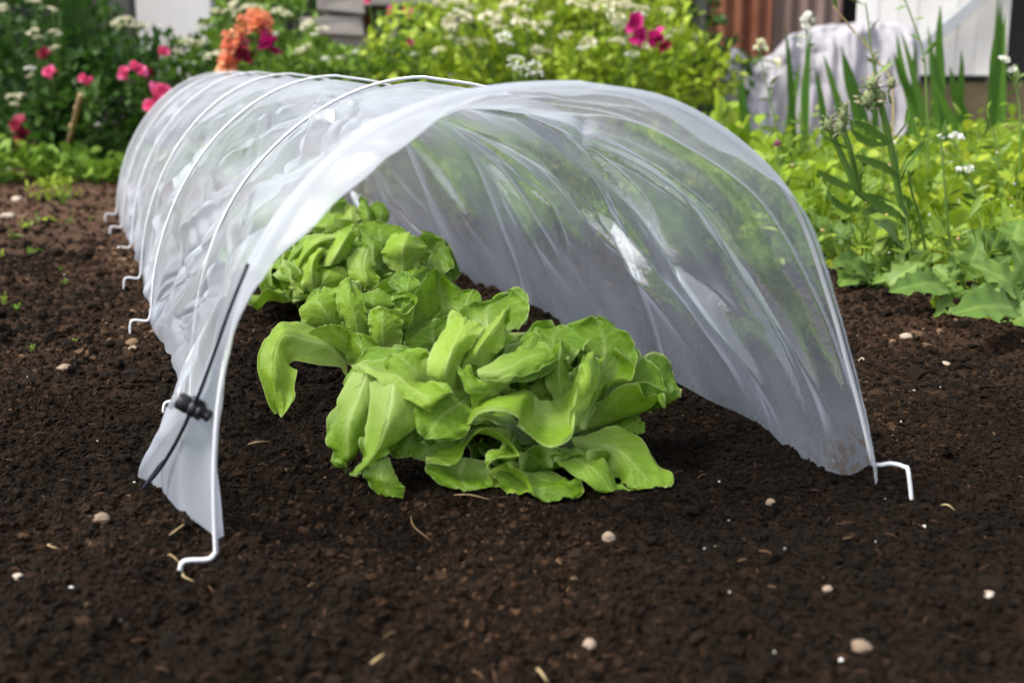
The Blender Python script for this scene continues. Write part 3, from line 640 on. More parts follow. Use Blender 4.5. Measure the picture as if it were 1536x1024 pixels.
# ---- front lettuce: leaves modelled one by one: rows of (x, y, depth in cm) from base to tip
N1 = [
 ([[(882,625,2),(895,622,2),(905,618,2)],[(872,565,2.5),(905,562,3),(938,578,3)],[(862,522,3.5),(908,515,4),(955,535,4)],[(847,493,4.5),(900,495,5),(940,505,5)],[(862,480,5),(895,476,5.5),(920,483,5.5)]], .45),
 ([[(868,640,2),(862,650,0),(858,655,-1)],[(905,592,4),(892,642,1),(890,606,-1)],[(955,532,5.5),(928,628,1.5),(942,579,-1)],[(990,545,5.5),(966,612,2),(983,596,0)],[(999,575,4),(997,592,2.5),(994,600,1)]], .45),
 ([[(855,655,-2),(860,665,-2),(865,675,-2)],[(905,645,-1),(910,668,-3),(905,700,-4)],[(945,650,-1),(945,688,-4.5),(930,725,-5)],[(985,688,-3),(970,717,-5.5),(940,748,-6.5)],[(1009,733,-5),(990,736,-6.5),(965,748,-7)]], .5),
 ([[(820,660,-4),(835,668,-3),(850,668,-2)],[(832,692,-6),(855,687,-5),(875,678,-4)],[(868,718,-7.5),(890,707,-7),(905,695,-5)],[(908,742,-8),(917,735,-8),(930,728,-6)],[(935,752,-8),(950,753,-8),(960,750,-7)]], .5),
 ([[(760,690,-5),(790,695,-4),(820,700,-4)],[(742,712,-7.5),(790,722,-7),(850,715,-6)],[(760,738,-8.5),(805,745,-8.5),(872,722,-7)],[(795,757,-9),(842,761,-9),(879,738,-8)]], .4),
 ([[(734,704,-8),(731,708,-7),(733,713,-8)],[(752,694,-8),(750,716,-5),(741,729,-8.5)],[(773,701,-8.5),(772,726,-6),(764,746,-9)],[(802,738,-9),(797,750,-8.5),(792,757,-9)]], .75),
 ([[(660,650,-3),(680,650,-3),(695,648,-3),(705,645,-3),(720,640,-3),(745,640,-3),(765,645,-3),(765,650,-3.5),(760,655,-4),(755,660,-4)],
   [(648,672,-4.5),(674,672,-5),(690,668,-5),(702,655,-4),(722,650,-4),(750,660,-4),(768,675,-5),(760,680,-6.5),(745,683,-8),(735,685,-8)],
   [(638,694,-6),(670,697,-6.5),(688,691,-7),(700,668,-6),(722,645,-6),(755,655,-7),(782,683,-8),(765,692,-8.5),(738,695,-9),(729,703,-9)]], .65),
 ([[(775,590,0),(780,588,-1),(785,585,-2),(790,585,-3),(795,587,-3),(800,590,-3),(805,595,-3),(812,600,-3),(822,600,-3),(832,598,-2),(842,580,-1),(850,560,0)],
   [(720,622,-2),(725,605,-3.5),(742,597,-5),(765,595,-6),(790,593,-5.5),(796,615,-5),(808,635,-5),(825,645,-5.5),(843,635,-5),(852,618,-4),(862,585,-3),(875,550,-1)],
   [(690,642,-5),(706,622,-6),(735,613,-7.5),(762,617,-8),(777,628,-8),(771,638,-7.5),(797,655,-7.5),(824,671,-8),(848,661,-7.5),(861,645,-6.5),(866,602,-5),(884,556,-2)]], .6),
 ([[(700,580,-2),(710,590,-2),(715,600,-2)],[(662,592,-4),(685,607,-4),(710,620,-4)],[(628,607,-5),(655,632,-6),(703,645,-6)],[(616,635,-6),(640,656,-7),(682,662,-7)]], .4),
 ([[(665,590,-2),(680,595,-2),(695,590,-1)],[(646,562,-3),(668,562,-4.2),(691,545,-2)],[(654,522,-2),(680,522,-3.8),(708,512,-2)],[(668,490,0),(690,497,-2.2),(724,494,-1.5)],[(683,467,2),(700,479,-.5),(730,485,0)]], .82),
 ([[(700,510,2),(730,515,1),(760,510,1)],[(692,482,3),(732,487,2),(775,490,2)],[(684,466,2.5),(732,462,4),(790,478,4)],[(708,460,3.5),(750,452,5),(794,455,5)],[(738,454,4.5),(768,437,6),(788,444,6)]], .5),
 ([[(690,560,-2),(715,555,-2),(735,548,-2)],[(698,535,-1.5),(715,530,-3),(745,532,-2.5)],[(722,500,-1),(730,505,-3),(757,515,-2)],[(748,475,0),(750,480,-1.5),(758,490,-1)],[(755,465,0),(757,466,-.5),(759,470,-.5)]], .72),
 ([[(715,555,-4),(718,562,-4.5),(722,567,-4.5)],[(748,547,-3.5),(752,557,-5.2),(755,568,-5.5)],[(785,524,-2),(790,538,-4.4),(790,560,-5.5)],[(810,521,-2),(815,532,-4),(815,548,-5)],[(835,531,-3.5),(836,533,-3.5),(837,535,-4)]], .55),
 ([[(770,595,-2),(760,600,-2),(745,605,-2)],[(760,575,-4),(740,585,-4.2),(725,600,-4)],[(725,571,-5),(712,585,-5.5),(712,613,-5)],[(705,549,-4),(697,562,-5.2),(703,592,-5.5)],[(690,546,-4),(687,550,-4.5),(692,568,-5)]], .55),
 ([[(850,640,-6),(860,645,-6),(868,640,-5)],[(860,610,-6),(875,615,-5),(890,600,-3)],[(868,570,-5),(885,575,-5.3),(897,575,-3)],[(872,545,-4),(885,550,-4.3),(893,550,-2)],[(880,533,-2),(885,533,-2),(890,535,-1)]], .7),
 ([[(820,560,0),(835,560,0),(850,560,0)],[(800,515,2),(835,522,.5),(870,525,0)],[(788,498,3),(830,505,2.5),(880,512,1.5)],[(805,483,4),(845,488,4),(890,508,2.5)]], .45),
 ([[(830,600,-2),(845,605,-2),(858,600,-2)],[(815,560,-2),(838,560,-3),(857,565,-2)],[(828,525,-1),(842,525,-2),(855,545,-1)],[(838,507,0),(842,505,-.5),(848,515,-.5)]], .5),
 ([[(770,545,-1),(785,550,-1),(800,545,-1)],[(776,520,0),(790,525,-1.7),(812,530,-1)],[(783,508,1),(798,508,0),(818,522,0)],[(795,500,1.5),(805,503,1),(815,510,.5)]], .5),
 ([[(538,545,-1),(537,549,-1.5),(540,553,-1.5)],[(565,546,-1),(562,556,-3),(562,567,-4)],[(598,548,-1),(595,566,-4),(592,589,-5)],[(628,571,-3),(622,585,-5.3),(620,604,-6)],[(652,574,-4),(650,594,-6.3),(645,615,-7)],[(676,583,-5),(678,590,-5.5),(668,603,-6)]], .62),
 ([[(650,555,0),(648,575,-1),(640,590,-2)],[(645,528,1),(620,550,-1),(610,575,-2)],[(600,517,2),(575,540,0),(565,575,-2)],[(560,522,2),(535,555,0),(530,590,-2)],[(530,540,1),(520,575,0),(522,595,-1)]], .5),
 ([[(660,570,-.5),(650,575,-1),(640,580,-1.5)],[(645,545,0),(620,555,-1.5),(612,570,-2.5)],[(640,527,.5),(600,535,-1),(580,555,-2)],[(610,526,.5),(590,530,-.5),(572,545,-1.5)]], .55),
 ([[(524,556,-.5),(548,560,-1.8),(580,570,-1.5)],[(502,610,-2),(530,613,-4.2),(566,612,-3.2)],[(489,648,-3),(520,650,-5.4),(560,640,-3.8)],[(500,680,-4),(521,682,-5.8),(547,668,-4.8)],[(509,693,-4.5),(520,696,-5),(529,694,-5)]], .5),
 ([[(548,575,-2.5),(590,566,-4.2),(640,585,-3.2)],[(548,630,-5.2),(582,624,-7.2),(628,625,-5.2)],[(544,672,-7),(568,669,-8.2),(600,662,-6.6)],[(537,698,-8),(550,696,-8.6),(565,692,-8)],[(528,713,-8.3),(538,709,-8.5),(548,704,-8.3)]], .58),
 ([[(555,700,-7),(570,690,-7),(585,685,-6)],[(546,703,-8),(572,715,-8.6),(597,715,-7.5)],[(550,728,-8),(580,735,-8.6),(606,735,-7.7)],[(580,754,-8.5),(592,755,-8.6),(604,754,-8.4)]], .45),
 ([[(612,600,-3),(625,605,-3),(640,612,-3)],[(598,640,-4),(620,645,-4.6),(640,655,-4)],[(578,682,-5),(605,685,-5.5),(632,677,-5)]], .3),
 ([[(660,680,-4),(700,685,-4),(735,690,-4)],[(645,690,-5.5),(690,710,-5),(738,715,-5.5)],[(638,706,-6),(695,724,-6.5),(740,730,-7)],[(662,731,-7),(700,733,-7.3),(737,735,-7.6)]], .4),
 ([[(912,648,1),(925,650,0),(930,655,0)],[(922,633,2),(940,640,1),(950,652,0)],[(945,620,3),(960,630,2.5),(965,652,1.5)]], .4),
 ([[(640,600,-1),(660,600,-2),(690,600,-2)],[(600,600,-2),(630,620,-3.5),(680,630,-3.5)],[(585,640,-3),(630,650,-4.5),(690,655,-4.5)],[(600,680,-4.5),(645,690,-5.3),(700,690,-5)]], .3),
]
c1 = np.array([.035, 1.075, .012])
let1 = thing('lettuce', 'nearest butterhead lettuce at the tunnel mouth, broad and open with wide wavy leaves', 'lettuce', c1, 'lettuces in a row under the tunnel')
def behind(par, Y, nets, seed, skip=()):
    """a second, deeper layer: leaves that repeat the run of the front ones a little lower and farther back"""
    r = np.random.default_rng(seed)
    for k, (st, ti) in enumerate(nets):
        if len(st[0]) > 3 or k in skip: continue
        ox, oy = r.uniform(-14, 14), r.uniform(-3, 12); s = r.uniform(.88, 1.08); cx = np.mean([q[0] for row in st for q in row]); cyy = np.mean([q[1] for row in st for q in row])
        st2 = [[(cx + (a - cx) * s + ox + r.normal(0, 3), cyy + (b - cyy) * s + oy + r.normal(0, 3), c + 1.7 + r.normal(0, .25)) for a, b, c in row] for row in st]
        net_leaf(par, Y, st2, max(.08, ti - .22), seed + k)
for k, (st, ti) in enumerate(N1): net_leaf(let1, 1.06, st, ti, 200 + k)
behind(let1, 1.06, N1, 240, (2, 3, 4, 5, 15, 23, 24, 25, 26, 27))
# ---- second lettuce
N2 = [
 ([[(605,530,-2),(625,533,-2),(650,528,-1)],[(606,492,-1),(645,503,1.5),(690,472,1)],[(620,445,0),(666,466,2.5),(712,462,1)],[(632,420,1),(662,442,3.2),(700,446,2)],[(648,403,2.5),(655,404,3),(672,420,3)]], .45),
 ([[(690,475,1),(700,478,1),(712,475,1)],[(680,450,2),(700,457,2),(722,458,2)],[(695,437,3),(710,435,3),(721,438,3)]], .5),
 ([[(500,505,1),(510,505,0),(520,500,0)],[(468,492,0),(490,472,-1.3),(511,475,0)],[(450,470,0),(475,447,-.5),(508,443,1)],[(458,449,1),(480,433,1.5),(506,434,2)]], .62),
 ([[(530,530,-1),(540,530,-1),(552,522,-1)],[(514,482,-2),(535,484,-2.8),(553,492,-2)],[(507,446,-1),(525,452,-2.4),(549,467,-2)],[(516,416,0),(523,420,-1),(536,446,-1)]], .6),
 ([[(550,530,-3),(575,533,-3),(603,528,-3)],[(552,492,-3),(575,493,-4),(605,492,-3)],[(553,460,-2),(575,461,-3.2),(601,470,-2)]], .7),
 ([[(592,495,0),(600,497,-1),(608,495,-1),(616,490,0),(608,488,1),(598,488,1)],[(580,478,-1),(595,486,-2.4),(613,484,-2.4),(624,464,-.8),(610,452,1),(588,456,1)],[(579,464,-1),(595,469,-2.6),(613,468,-2.6),(627,446,-1),(609,436,1),(588,441,1)]], .5),
 ([[(596,490,0),(604,490,-1),(612,482,0),(604,480,1)],[(590,470,-.5),(602,474,-1.8),(618,456,-.5),(600,448,1)],[(592,457,-.5),(604,462,-1.8),(617,446,-.5),(602,443,.5)]], .55),
 ([[(560,485,1),(575,485,1),(590,485,1)],[(530,458,1),(560,458,-.2),(590,456,1)],[(530,443,1.5),(560,436,2),(590,446,2)]], .45),
 ([[(600,445,2),(612,447,2),(625,445,2)],[(596,426,3),(612,431,2),(629,430,2)],[(600,417,4),(615,415,4),(629,419,3)]], .5),
 ([[(518,530,-2),(522,548,-3),(522,568,-3)],[(495,502,-3),(492,518,-6),(506,552,-5)],[(455,487,-5),(455,507,-8),(470,547,-8)],[(421,482,-7),(425,502,-10),(438,540,-9.5)],[(397,505,-9),(412,532,-11),(438,565,-10.5)],[(390,552,-11),(412,572,-12.4),(436,592,-11.5)],[(404,612,-12.5),(418,624,-12.8),(431,612,-12.5)]], .68),
 ([[(535,548,-2),(540,538,-2),(545,528,-1)],[(500,517,-5),(515,508,-4),(530,506,-2)],[(455,503,-7),(490,487,-5.5),(521,490,-3)]], .6),
 ([[(640,530,-2),(660,530,-1),(680,520,0)],[(605,520,-3),(650,510,-1.5),(690,490,0)],[(610,500,-2.5),(650,480,-.5),(700,470,.8)]], .4),
 ([[(540,560,-4),(560,560,-4),(580,555,-4)],[(522,535,-4),(545,530,-5),(575,535,-4.5)],[(515,500,-3),(540,500,-4),(565,510,-4)]], .5),
]
c2 = np.array([-.125, 1.39, .012])
let2 = thing('lettuce', 'second butterhead lettuce from the front with a tight spiral heart and one long drooping leaf', 'lettuce', c2, 'lettuces in a row under the tunnel')
for k, (st, ti) in enumerate(N2): net_leaf(let2, 1.37, st, ti, 300 + k)
behind(let2, 1.37, N2, 340, (9,))
# ---- third lettuce
N3 = [
 ([[(625,405,0),(635,415,0),(645,418,0)],[(626,362,2),(650,377,3.4),(672,408,1)],[(635,343,3),(662,358,4.2),(684,396,2)]], .45),
 ([[(580,402,-1),(605,408,-2),(630,400,-1)],[(574,376,-1),(605,371,-3.4),(636,376,-1)],[(590,352,1),(615,350,-1),(639,364,1)]], .72),
 ([[(535,371,-1),(550,374,-1),(558,384,-1)],[(521,390,-3),(545,395,-3.8),(566,405,-3)],[(526,416,-4),(548,421,-5.3),(568,420,-4)],[(539,431,-4.5),(550,435,-5),(559,434,-4.5)]], .6),
 ([[(482,402,-3),(495,398,-4),(510,395,-3)],[(490,375,-2),(507,378,-4.2),(520,380,-2)],[(508,350,0),(520,355,-2.3),(526,366,-1)],[(520,345,1),(530,344,1),(540,350,1)]], .72),
 ([[(512,350,0),(508,356,-1),(500,362,-1)],[(480,349,0),(478,362,-2.4),(470,377,-2)],[(454,370,0),(455,382,-2.4),(452,402,-2)],[(434,406,-1),(440,416,-2),(447,419,-2)]], .7),
 ([[(470,447,-4),(475,447,-4),(479,442,-4)],[(456,426,-4),(468,416,-5.4),(479,414,-4)],[(459,395,-3),(470,392,-4.8),(478,395,-3)],[(475,374,-2),(480,373,-3),(487,372,-2)]], .78),
 ([[(545,362,1),(575,372,1),(600,377,1)],[(540,340,2),(570,351,1.6),(605,359,2)],[(542,333,2.5),(575,335,3),(611,347,3)]], .5),
 ([[(575,438,-3),(590,442,-3),(600,442,-3)],[(588,416,-3),(610,421,-4.4),(632,426,-3)],[(606,402,-1),(630,399,-2),(650,405,-1)]], .4),
 ([[(520,430,-3),(510,440,-3),(500,445,-3)],[(478,425,-3),(480,440,-4.5),(495,455,-4)],[(470,400,-3),(490,415,-4.6),(520,425,-4)],[(490,395,-2),(505,400,-3.4),(525,405,-3)]], .55),
 ([[(450,400,0),(445,410,-1),(440,420,-1)],[(440,390,1),(434,410,-1),(436,440,-2)],[(432,400,1),(424,430,-1),(440,462,-2)]], .4),
 ([[(548,400,-1),(560,405,-2),(572,405,-1)],[(543,372,0),(560,375,-1.6),(580,378,0)],[(540,352,1),(560,358,.4),(576,366,1)]], .4),
 ([[(458,440,-4),(450,432,-4),(446,425,-3)],[(447,440,-4.5),(441,430,-4.5),(438,420,-3.5)],[(441,436,-4.5),(438,428,-4.5),(435,421,-4)]], .9),
]
c3 = np.array([-.265, 1.78, .012])
let3 = thing('lettuce', 'third butterhead lettuce from the front, rounded and partly hidden by the left plastic wall', 'lettuce', c3, 'lettuces in a row under the tunnel')
for k, (st, ti) in enumerate(N3): net_leaf(let3, 1.73, st, ti, 400 + k)
behind(let3, 1.73, N3, 430)
N4 = [
 ([[(480,325,0),(495,325,-1),(515,322,0)],[(476,307,1),(495,306,-.5),(520,306,1)],[(485,293,2),(504,284,2),(518,298,2)]], .4),
 ([[(545,345,0),(555,345,-1),(570,342,0)],[(537,320,1),(552,325,-.8),(566,335,1)],[(540,296,2),(546,297,2),(556,306,2)]], .45),
 ([[(560,345,1),(570,342,1),(580,338,1)],[(556,318,1.5),(572,322,.8),(585,326,1.5)],[(556,305,2.5),(572,304,2.5),(584,312,2.5)]], .45),
 ([[(480,352,-2),(500,353,-2.4),(517,349,-2)],[(459,340,-2),(490,340,-3.6),(520,339,-2)],[(454,331,-1),(490,323,-1),(520,319,-.5)]], .6),
 ([[(520,350,-1),(530,350,-1.6),(540,345,-1)],[(518,330,0),(527,330,-1.2),(538,328,0)],[(520,312,1),(528,308,1),(536,313,1)]], .85),
 ([[(470,345,-2),(462,352,-2),(455,362,-2)],[(452,335,-1),(446,348,-2.4),(442,365,-2)],[(446,332,-1),(440,346,-2),(437,362,-2)]], .55),
]
c4 = np.array([-.40, 2.15, .012])
let4 = thing('lettuce', 'farthest visible butterhead lettuce, its leaf tips showing above the third lettuce', 'lettuce', c4, 'lettuces in a row under the tunnel')
for k, (st, ti) in enumerate(N4): net_leaf(let4, 2.08, st, ti, 450 + k)
# inner and rear leaves grown from the crowns
def rosette(par, c, sc, spec, seed, tlt=0.):
    r = np.random.default_rng(seed); k = 0
    for (cnt, L, W, e0, e1, cup, ruf, ti, az0, az1) in spec:
        for j in range(cnt):
            a = math.radians(az0 + (az1 - az0) * (j + .5) / cnt + r.uniform(-9, 9))
            rosette_leaf(par, c + np.array([0, 0, .004 * k * .3]), a, L * sc * r.uniform(.9, 1.1), W * sc * r.uniform(.9, 1.1), e0 + r.uniform(-6, 6), e1 + r.uniform(-10, 10), cup, ruf * sc, np.clip(ti + r.uniform(-.1, .1), 0, 1), seed * 50 + k, roll=r.uniform(-.2, .2)); k += 1
#        n  L    W    e0  e1  cup ruffle tint azimuth range
rosette(let1, c1, 1., [(6, .062, .034, 16, -6, .2, .007, .15, 190, 335), (5, .10, .055, 26, -12, .12, .010, .42, 35, 190), (6, .095, .052, 55, 34, .3, .009, .45, 20, 200), (5, .075, .042, 68, 60, .5, .008, .5, 0, 180), (4, .055, .034, 80, 95, .7, .006, .6, 20, 380)], 1)
rosette(let2, c2, .95, [(5, .12, .055, 25, -18, .12, .010, .45, -20, 170), (4, .10, .052, 55, 35, .3, .008, .5, 20, 170), (3, .08, .042, 70, 70, .5, .006, .55, 20, 170)], 2)
rosette(let3, c3, 1., [(6, .12, .058, 25, -15, .12, .010, .45, -30, 210), (5, .095, .062, 40, 5, .2, .014, .45, 200, 340), (4, .10, .055, 66, 40, .3, .014, .6, 200, 340), (5, .10, .055, 52, 25, .3, .009, .5, 0, 190), (4, .085, .048, 66, 60, .5, .006, .55, 0, 190)], 3)
rosette(let4, c4, 1.02, [(9, .12, .06, 28, -10, .12, .010, .45, 0, 360), (8, .12, .058, 55, 30, .3, .009, .5, 15, 375), (6, .11, .05, 68, 62, .5, .006, .5, 0, 360)], 4)
# ================================================================= planting: generators
def leaf_cloud(pos, size, dirv=None, seed=1, aspect=.55, fold=.25, droop=.3, tint=None, spread=1.):
    """many small folded leaves (5 vertices, 4 triangles each); dirv = preferred direction"""
    r = np.random.default_rng(seed); N = len(pos)
    d = r.standard_normal((N, 3)) * spread
    if dirv is not None: d = d + dirv
    d[:, 2] = d[:, 2] - droop * .3
    d /= np.linalg.norm(d, axis=1)[:, None] + 1e-9
    upv = r.standard_normal((N, 3)) * .5 + [0, 0, 1.]
    s = np.cross(d, upv); s /= np.linalg.norm(s, axis=1)[:, None] + 1e-9
    nn = np.cross(s, d)
    L = (np.asarray(size) * r.uniform(.6, 1.35, N))[:, None]; W = L * aspect * r.uniform(.8, 1.2, (N, 1))
    b = pos; mid = pos + d * L * .5 - nn * L * fold * .3
    v = np.stack([b, mid + s * W * .5 + nn * L * fold * .35, mid, mid - s * W * .5 + nn * L * fold * .35, pos + d * L - nn * L * droop * .35], 1)
    f = np.array([[0, 1, 2], [0, 2, 3], [1, 4, 2], [2, 4, 3]])[None] + (np.arange(N) * 5)[:, None, None]
    t = r.normal(.5, .2, N).clip(0, 1) if tint is None else tint
    return v.reshape(-1, 3), f.reshape(-1, 3), np.repeat(t, 5)
def round_leaf_cloud(pos, size, dirv, seed, aspect=.8, tint=None, cup=.25):
    """broader leaves with a rounded outline (9 vertices)"""
    r = np.random.default_rng(seed); N = len(pos)
    d = dirv / (np.linalg.norm(dirv, axis=1)[:, None] + 1e-9)
    upv = r.standard_normal((N, 3)) * .45 + [0, 0, 1.]
    s = np.cross(d, upv); s /= np.linalg.norm(s, axis=1)[:, None] + 1e-9; nn = np.cross(s, d)
    L = (np.asarray(size) * r.uniform(.65, 1.25, N)); W = L * aspect * r.uniform(.8, 1.2, N) * .5
    prof = [(0, .08), (.35, .7), (.65, 1.), (.88, .72), (1., .15)]
    rows = []
    curl = r.normal(.25, .25, N)
    for a, w_ in prof:
        c = pos + d * (L * a)[:, None] - nn * (L * curl * a * a)[:, None]
        e = cup * w_ * r.uniform(.3, 1.3, N)
        rows += [c + s * (W * w_)[:, None] + nn * (W * e)[:, None], c, c - s * (W * w_)[:, None] + nn * (W * e)[:, None]]
    v = np.stack(rows, 1); f = []
    for k in range(4):
        for j in range(2): f.append([k * 3 + j, k * 3 + j + 1, k * 3 + j + 4, k * 3 + j + 3])
    f = np.array(f)[None] + (np.arange(N) * 15)[:, None, None]
    t = r.normal(.5, .2, N).clip(0, 1) if tint is None else tint
    return v.reshape(-1, 3), f.reshape(-1, 4), np.repeat(t, 15)
def in_blob(n, c, rad, r, shell=.45):
    d = r.standard_normal((n, 3)); d /= np.linalg.norm(d, axis=1)[:, None]
    q = r.uniform(shell, 1, n)[:, None] ** .6
    return np.asarray(c) + d * q * rad, d
def umbel(seed, size, n=26, dome=.35):
    """a flat-topped head of tiny flowers"""
    r = np.random.default_rng(seed); mb = MB(); b = ico2(0)
    a = r.uniform(0, 6.28, n); q = np.sqrt(r.random(n)) * size
    p = np.stack([np.cos(a) * q, np.sin(a) * q, dome * size * (1 - (q / size) ** 2) + r.normal(0, .05, n) * size], -1)
    v, f = lumps(p, np.full(n, size * .17) * r.uniform(.6, 1.3, n), b, .1, .55, seed); mb.add(v, f, np.repeat(r.uniform(.2, 1, n), 12))
    return mb
def rose(seed, size, n=13):
    """cup of overlapping rounded petals"""
    r = np.random.default_rng(seed); k = np.arange(n); a = k * 2.4; el = np.radians(15 + 60 * (1 - k / n))
    d = np.stack([np.cos(a) * np.cos(el), np.sin(a) * np.cos(el), np.sin(el)], -1)
    pos = d * size * .12
    v, f, t = round_leaf_cloud(pos, np.full(n, size * .8), d, seed, 1.15, r.uniform(.2, 1, n), .5)
    mb = MB(); mb.add(v, f, t); return mb
def place_mesh(mbp, at, tilt, name, mat, parent, scale=1.):
    v = np.concatenate(mbp.v) * scale
    t = np.asarray(tilt, float); t /= np.linalg.norm(t)
    x = np.cross([0, 1, 0.01], t); x /= np.linalg.norm(x); y = np.cross(t, x)
    mb2 = MB(); mb2.v = [v[:, :1] * x + v[:, 1:2] * y + v[:, 2:] * t + at]; mb2.q = mbp.q; mb2.t = mbp.t; mb2.tint = mbp.tint; mb2.n = mbp.n
    return mb2.build(name, mat, parent)
def shrub(name, label, cat, blobs, nleaf, lsize, mat, seed, flowers=(), group=None, aspect=.6, stem_mat='stem', round_=False, fl_stem=True, up=.3):
    """blobs: (px, py, Y, rx, ry, rz) crown lumps; flowers: (px, py, Y, kind, size, mat)"""
    r = np.random.default_rng(seed)
    cs = [P(b[0], b[1], b[2]) for b in blobs]
    base = np.mean([[c[0], c[1]] for c in cs], 0); root = thing(name, label, cat, (base[0], base[1], 0), group)
    w = np.array([b[3] * b[5] for b in blobs]); w = w / w.sum(); mb = MB(); st = MB()
    for k, (b, c) in enumerate(zip(blobs, cs)):
        nk = int(nleaf * w[k]); pos, d = in_blob(nk, c, np.array(b[3:6]), r)
        keep = pos[:, 2] > .01; pos, d = pos[keep], d[keep]
        keep = vnoise(pos * 9, seed + 3) > -.42; pos, d = pos[keep], d[keep]       # gaps
        clump = np.clip(.5 + .33 * vnoise(pos * 7, seed) + r.normal(0, .15, len(pos)), 0, 1)
        if round_: v, f, t = round_leaf_cloud(pos, np.full(len(pos), lsize), d + [0, 0, up] + r.normal(0, .4, d.shape), seed + k, aspect, clump)
        else: v, f, t = leaf_cloud(pos, np.full(len(pos), lsize), d * .8 + [0, 0, up], seed + k, aspect, tint=clump)
        mb.add(v, f, t)
        for q in range(3):
            top = c + r.normal(0, .35, 3) * b[3:6]; foot = np.array([base[0] * .5 + c[0] * .5 + r.normal(0, .03), base[1] * .5 + c[1] * .5, -.01])
            addtube(st, spline([foot, (foot + top) / 2 + r.normal(0, .02, 3), top], 7), np.linspace(.006, .002, 7), 5)
    mb.build('foliage', M[mat], root); st.build('stem', M[stem_mat], root)
    for k, (px, py, Y, kind, size, fm) in enumerate(flowers):
        at = P(px, py, Y); tl = np.array([r.normal(0, .25), -.35 + r.normal(0, .2), 1.]) if kind == 'umbel' else np.array([r.normal(0, .3), -1., .5])
        fl = place_mesh((umbel if kind == 'umbel' else rose)(seed * 31 + k, size), at, tl, 'flower_head' if kind == 'umbel' else 'flower', M[fm], root)
        if fl_stem:
            q = MB(); c = cs[int(np.argmin([np.hypot(at[0] - x[0], at[1] - x[1]) for x in cs]))]
            foot = at * .55 + c * .45 - [0, 0, .12]
            addtube(q, spline([foot, at * .8 + foot * .2 + [.004, .004, -.02], at - np.array(tl) / np.linalg.norm(tl) * size * .05], 6), .0022, 5)
            q.build('flower_stalk', M['stem'], root)
    return root
def strip(path, width, side, fold=.2, nu=5):
    """a long leaf blade: path (n,3), width (n,), side vector"""
    p = np.asarray(path, float); n_ = len(p); t = np.gradient(p, axis=0); t /= np.linalg.norm(t, axis=1)[:, None]
    s = np.asarray(side, float) - t * (t @ np.asarray(side, float))[:, None]; s /= np.linalg.norm(s, axis=1)[:, None]
    nn = np.cross(s, t); u = np.linspace(-1, 1, nu)
    v = p[:, None] + s[:, None] * (u[None, :, None] * np.asarray(width)[:, None, None]) + nn[:, None] * (np.abs(u)[None, :, None] * np.asarray(width)[:, None, None] * fold)
    return v.reshape(-1, 3), gridf(n_, nu)
def lobed_leaf(base, tip, width, normal, seed, lobes=4, depth=.25, bend=.15, nu=9, nv=40, stalk=.25):
    """spoon or oak shaped leaf with a wavy lobed margin"""
    r = np.random.default_rng(seed); base, tip = np.asarray(base, float), np.asarray(tip, float)
    ax_ = tip - base; L = np.linalg.norm(ax_); d = ax_ / L; s = np.cross(d, normal); s /= np.linalg.norm(s); nn = np.cross(s, d)
    v = np.linspace(0, 1, nv); mid = base + ax_ * v[:, None] + nn * (bend * L * np.sin(v * np.pi))[:, None]
    blade = np.clip((v - stalk) / (1 - stalk), 0, 1)
    prof = np.where(v < stalk, .07, .07 + .93 * np.sin(np.clip(blade ** .8, 0, 1) * np.pi) ** .7)
    prof *= 1 - .0 * v
    lob = 1 + depth * np.sin(blade * lobes * 2 * np.pi + 1.5) * (blade < .93)
    wl = width * prof * lob; wr = width * prof * (1 + depth * np.sin(blade * lobes * 2 * np.pi + 2.2) * (blade < .93))
    u = np.linspace(-1, 1, nu)
    W = np.where(u[None] < 0, wl[:, None], wr[:, None])
    g = mid[:, None] + s * (u[None] * W)[..., None] + nn * (W * (.22 * np.abs(u[None]) ** 1.5 + .10 * np.sin(v[:, None] * lobes * 6.28 + seed) * np.abs(u[None])))[..., None]
    g += nn * (.0025 * vnoise(g * 60 + seed, seed))[..., None]
    return g.reshape(-1, 3), gridf(nv, nu), np.clip(.45 + .45 * (1 - np.abs(u[None]) * 6).clip(0) + 0 * v[:, None], 0, 1).ravel()
# ================================================================= border behind the bed, from left to right
U_, R_ = 'umbel', 'rose'
G1 = 'flowering shrubs in the border'
shrub('flowering_shrub', 'dark leafy shrub with cream flower clusters at the far left of the border', 'shrub',
      [(20, 60, 4.9, .35, .3, .30), (70, 150, 4.8, .32, .3, .30), (-30, 160, 4.8, .35, .3, .35), (70, 30, 5.1, .3, .3, .3)], 2600, .05, 'dark_leaf', 1,
      [(50, 48, 4.55, U_, .024, 'cream'), (57, 56, 4.55, U_, .018, 'cream'), (80, 48, 4.55, U_, .02, 'cream'), (88, 52, 4.55, U_, .016, 'cream'), (82, 72, 4.5, U_, .02, 'cream'), (44, 104, 4.45, U_, .022, 'white'), (47, 114, 4.45, U_, .018, 'cream'),
       (20, 145, 4.45, U_, .028, 'cream'), (30, 145, 4.45, U_, .022, 'cream'), (22, 157, 4.42, U_, .02, 'cream'), (3, 12, 4.6, U_, .026, 'cream'), (50, 2, 4.7, U_, .03, 'cream'), (78, 15, 4.6, U_, .022, 'cream'),
       (68, 84, 4.5, R_, .028, 'crimson'), (76, 110, 4.45, R_, 0.029, 'pink'), (146, 187, 4.4, U_, .014, 'white'), (30, 190, 4.4, R_, .04, 'crimson'), (36, 205, 4.4, R_, .035, 'crimson')], G1)
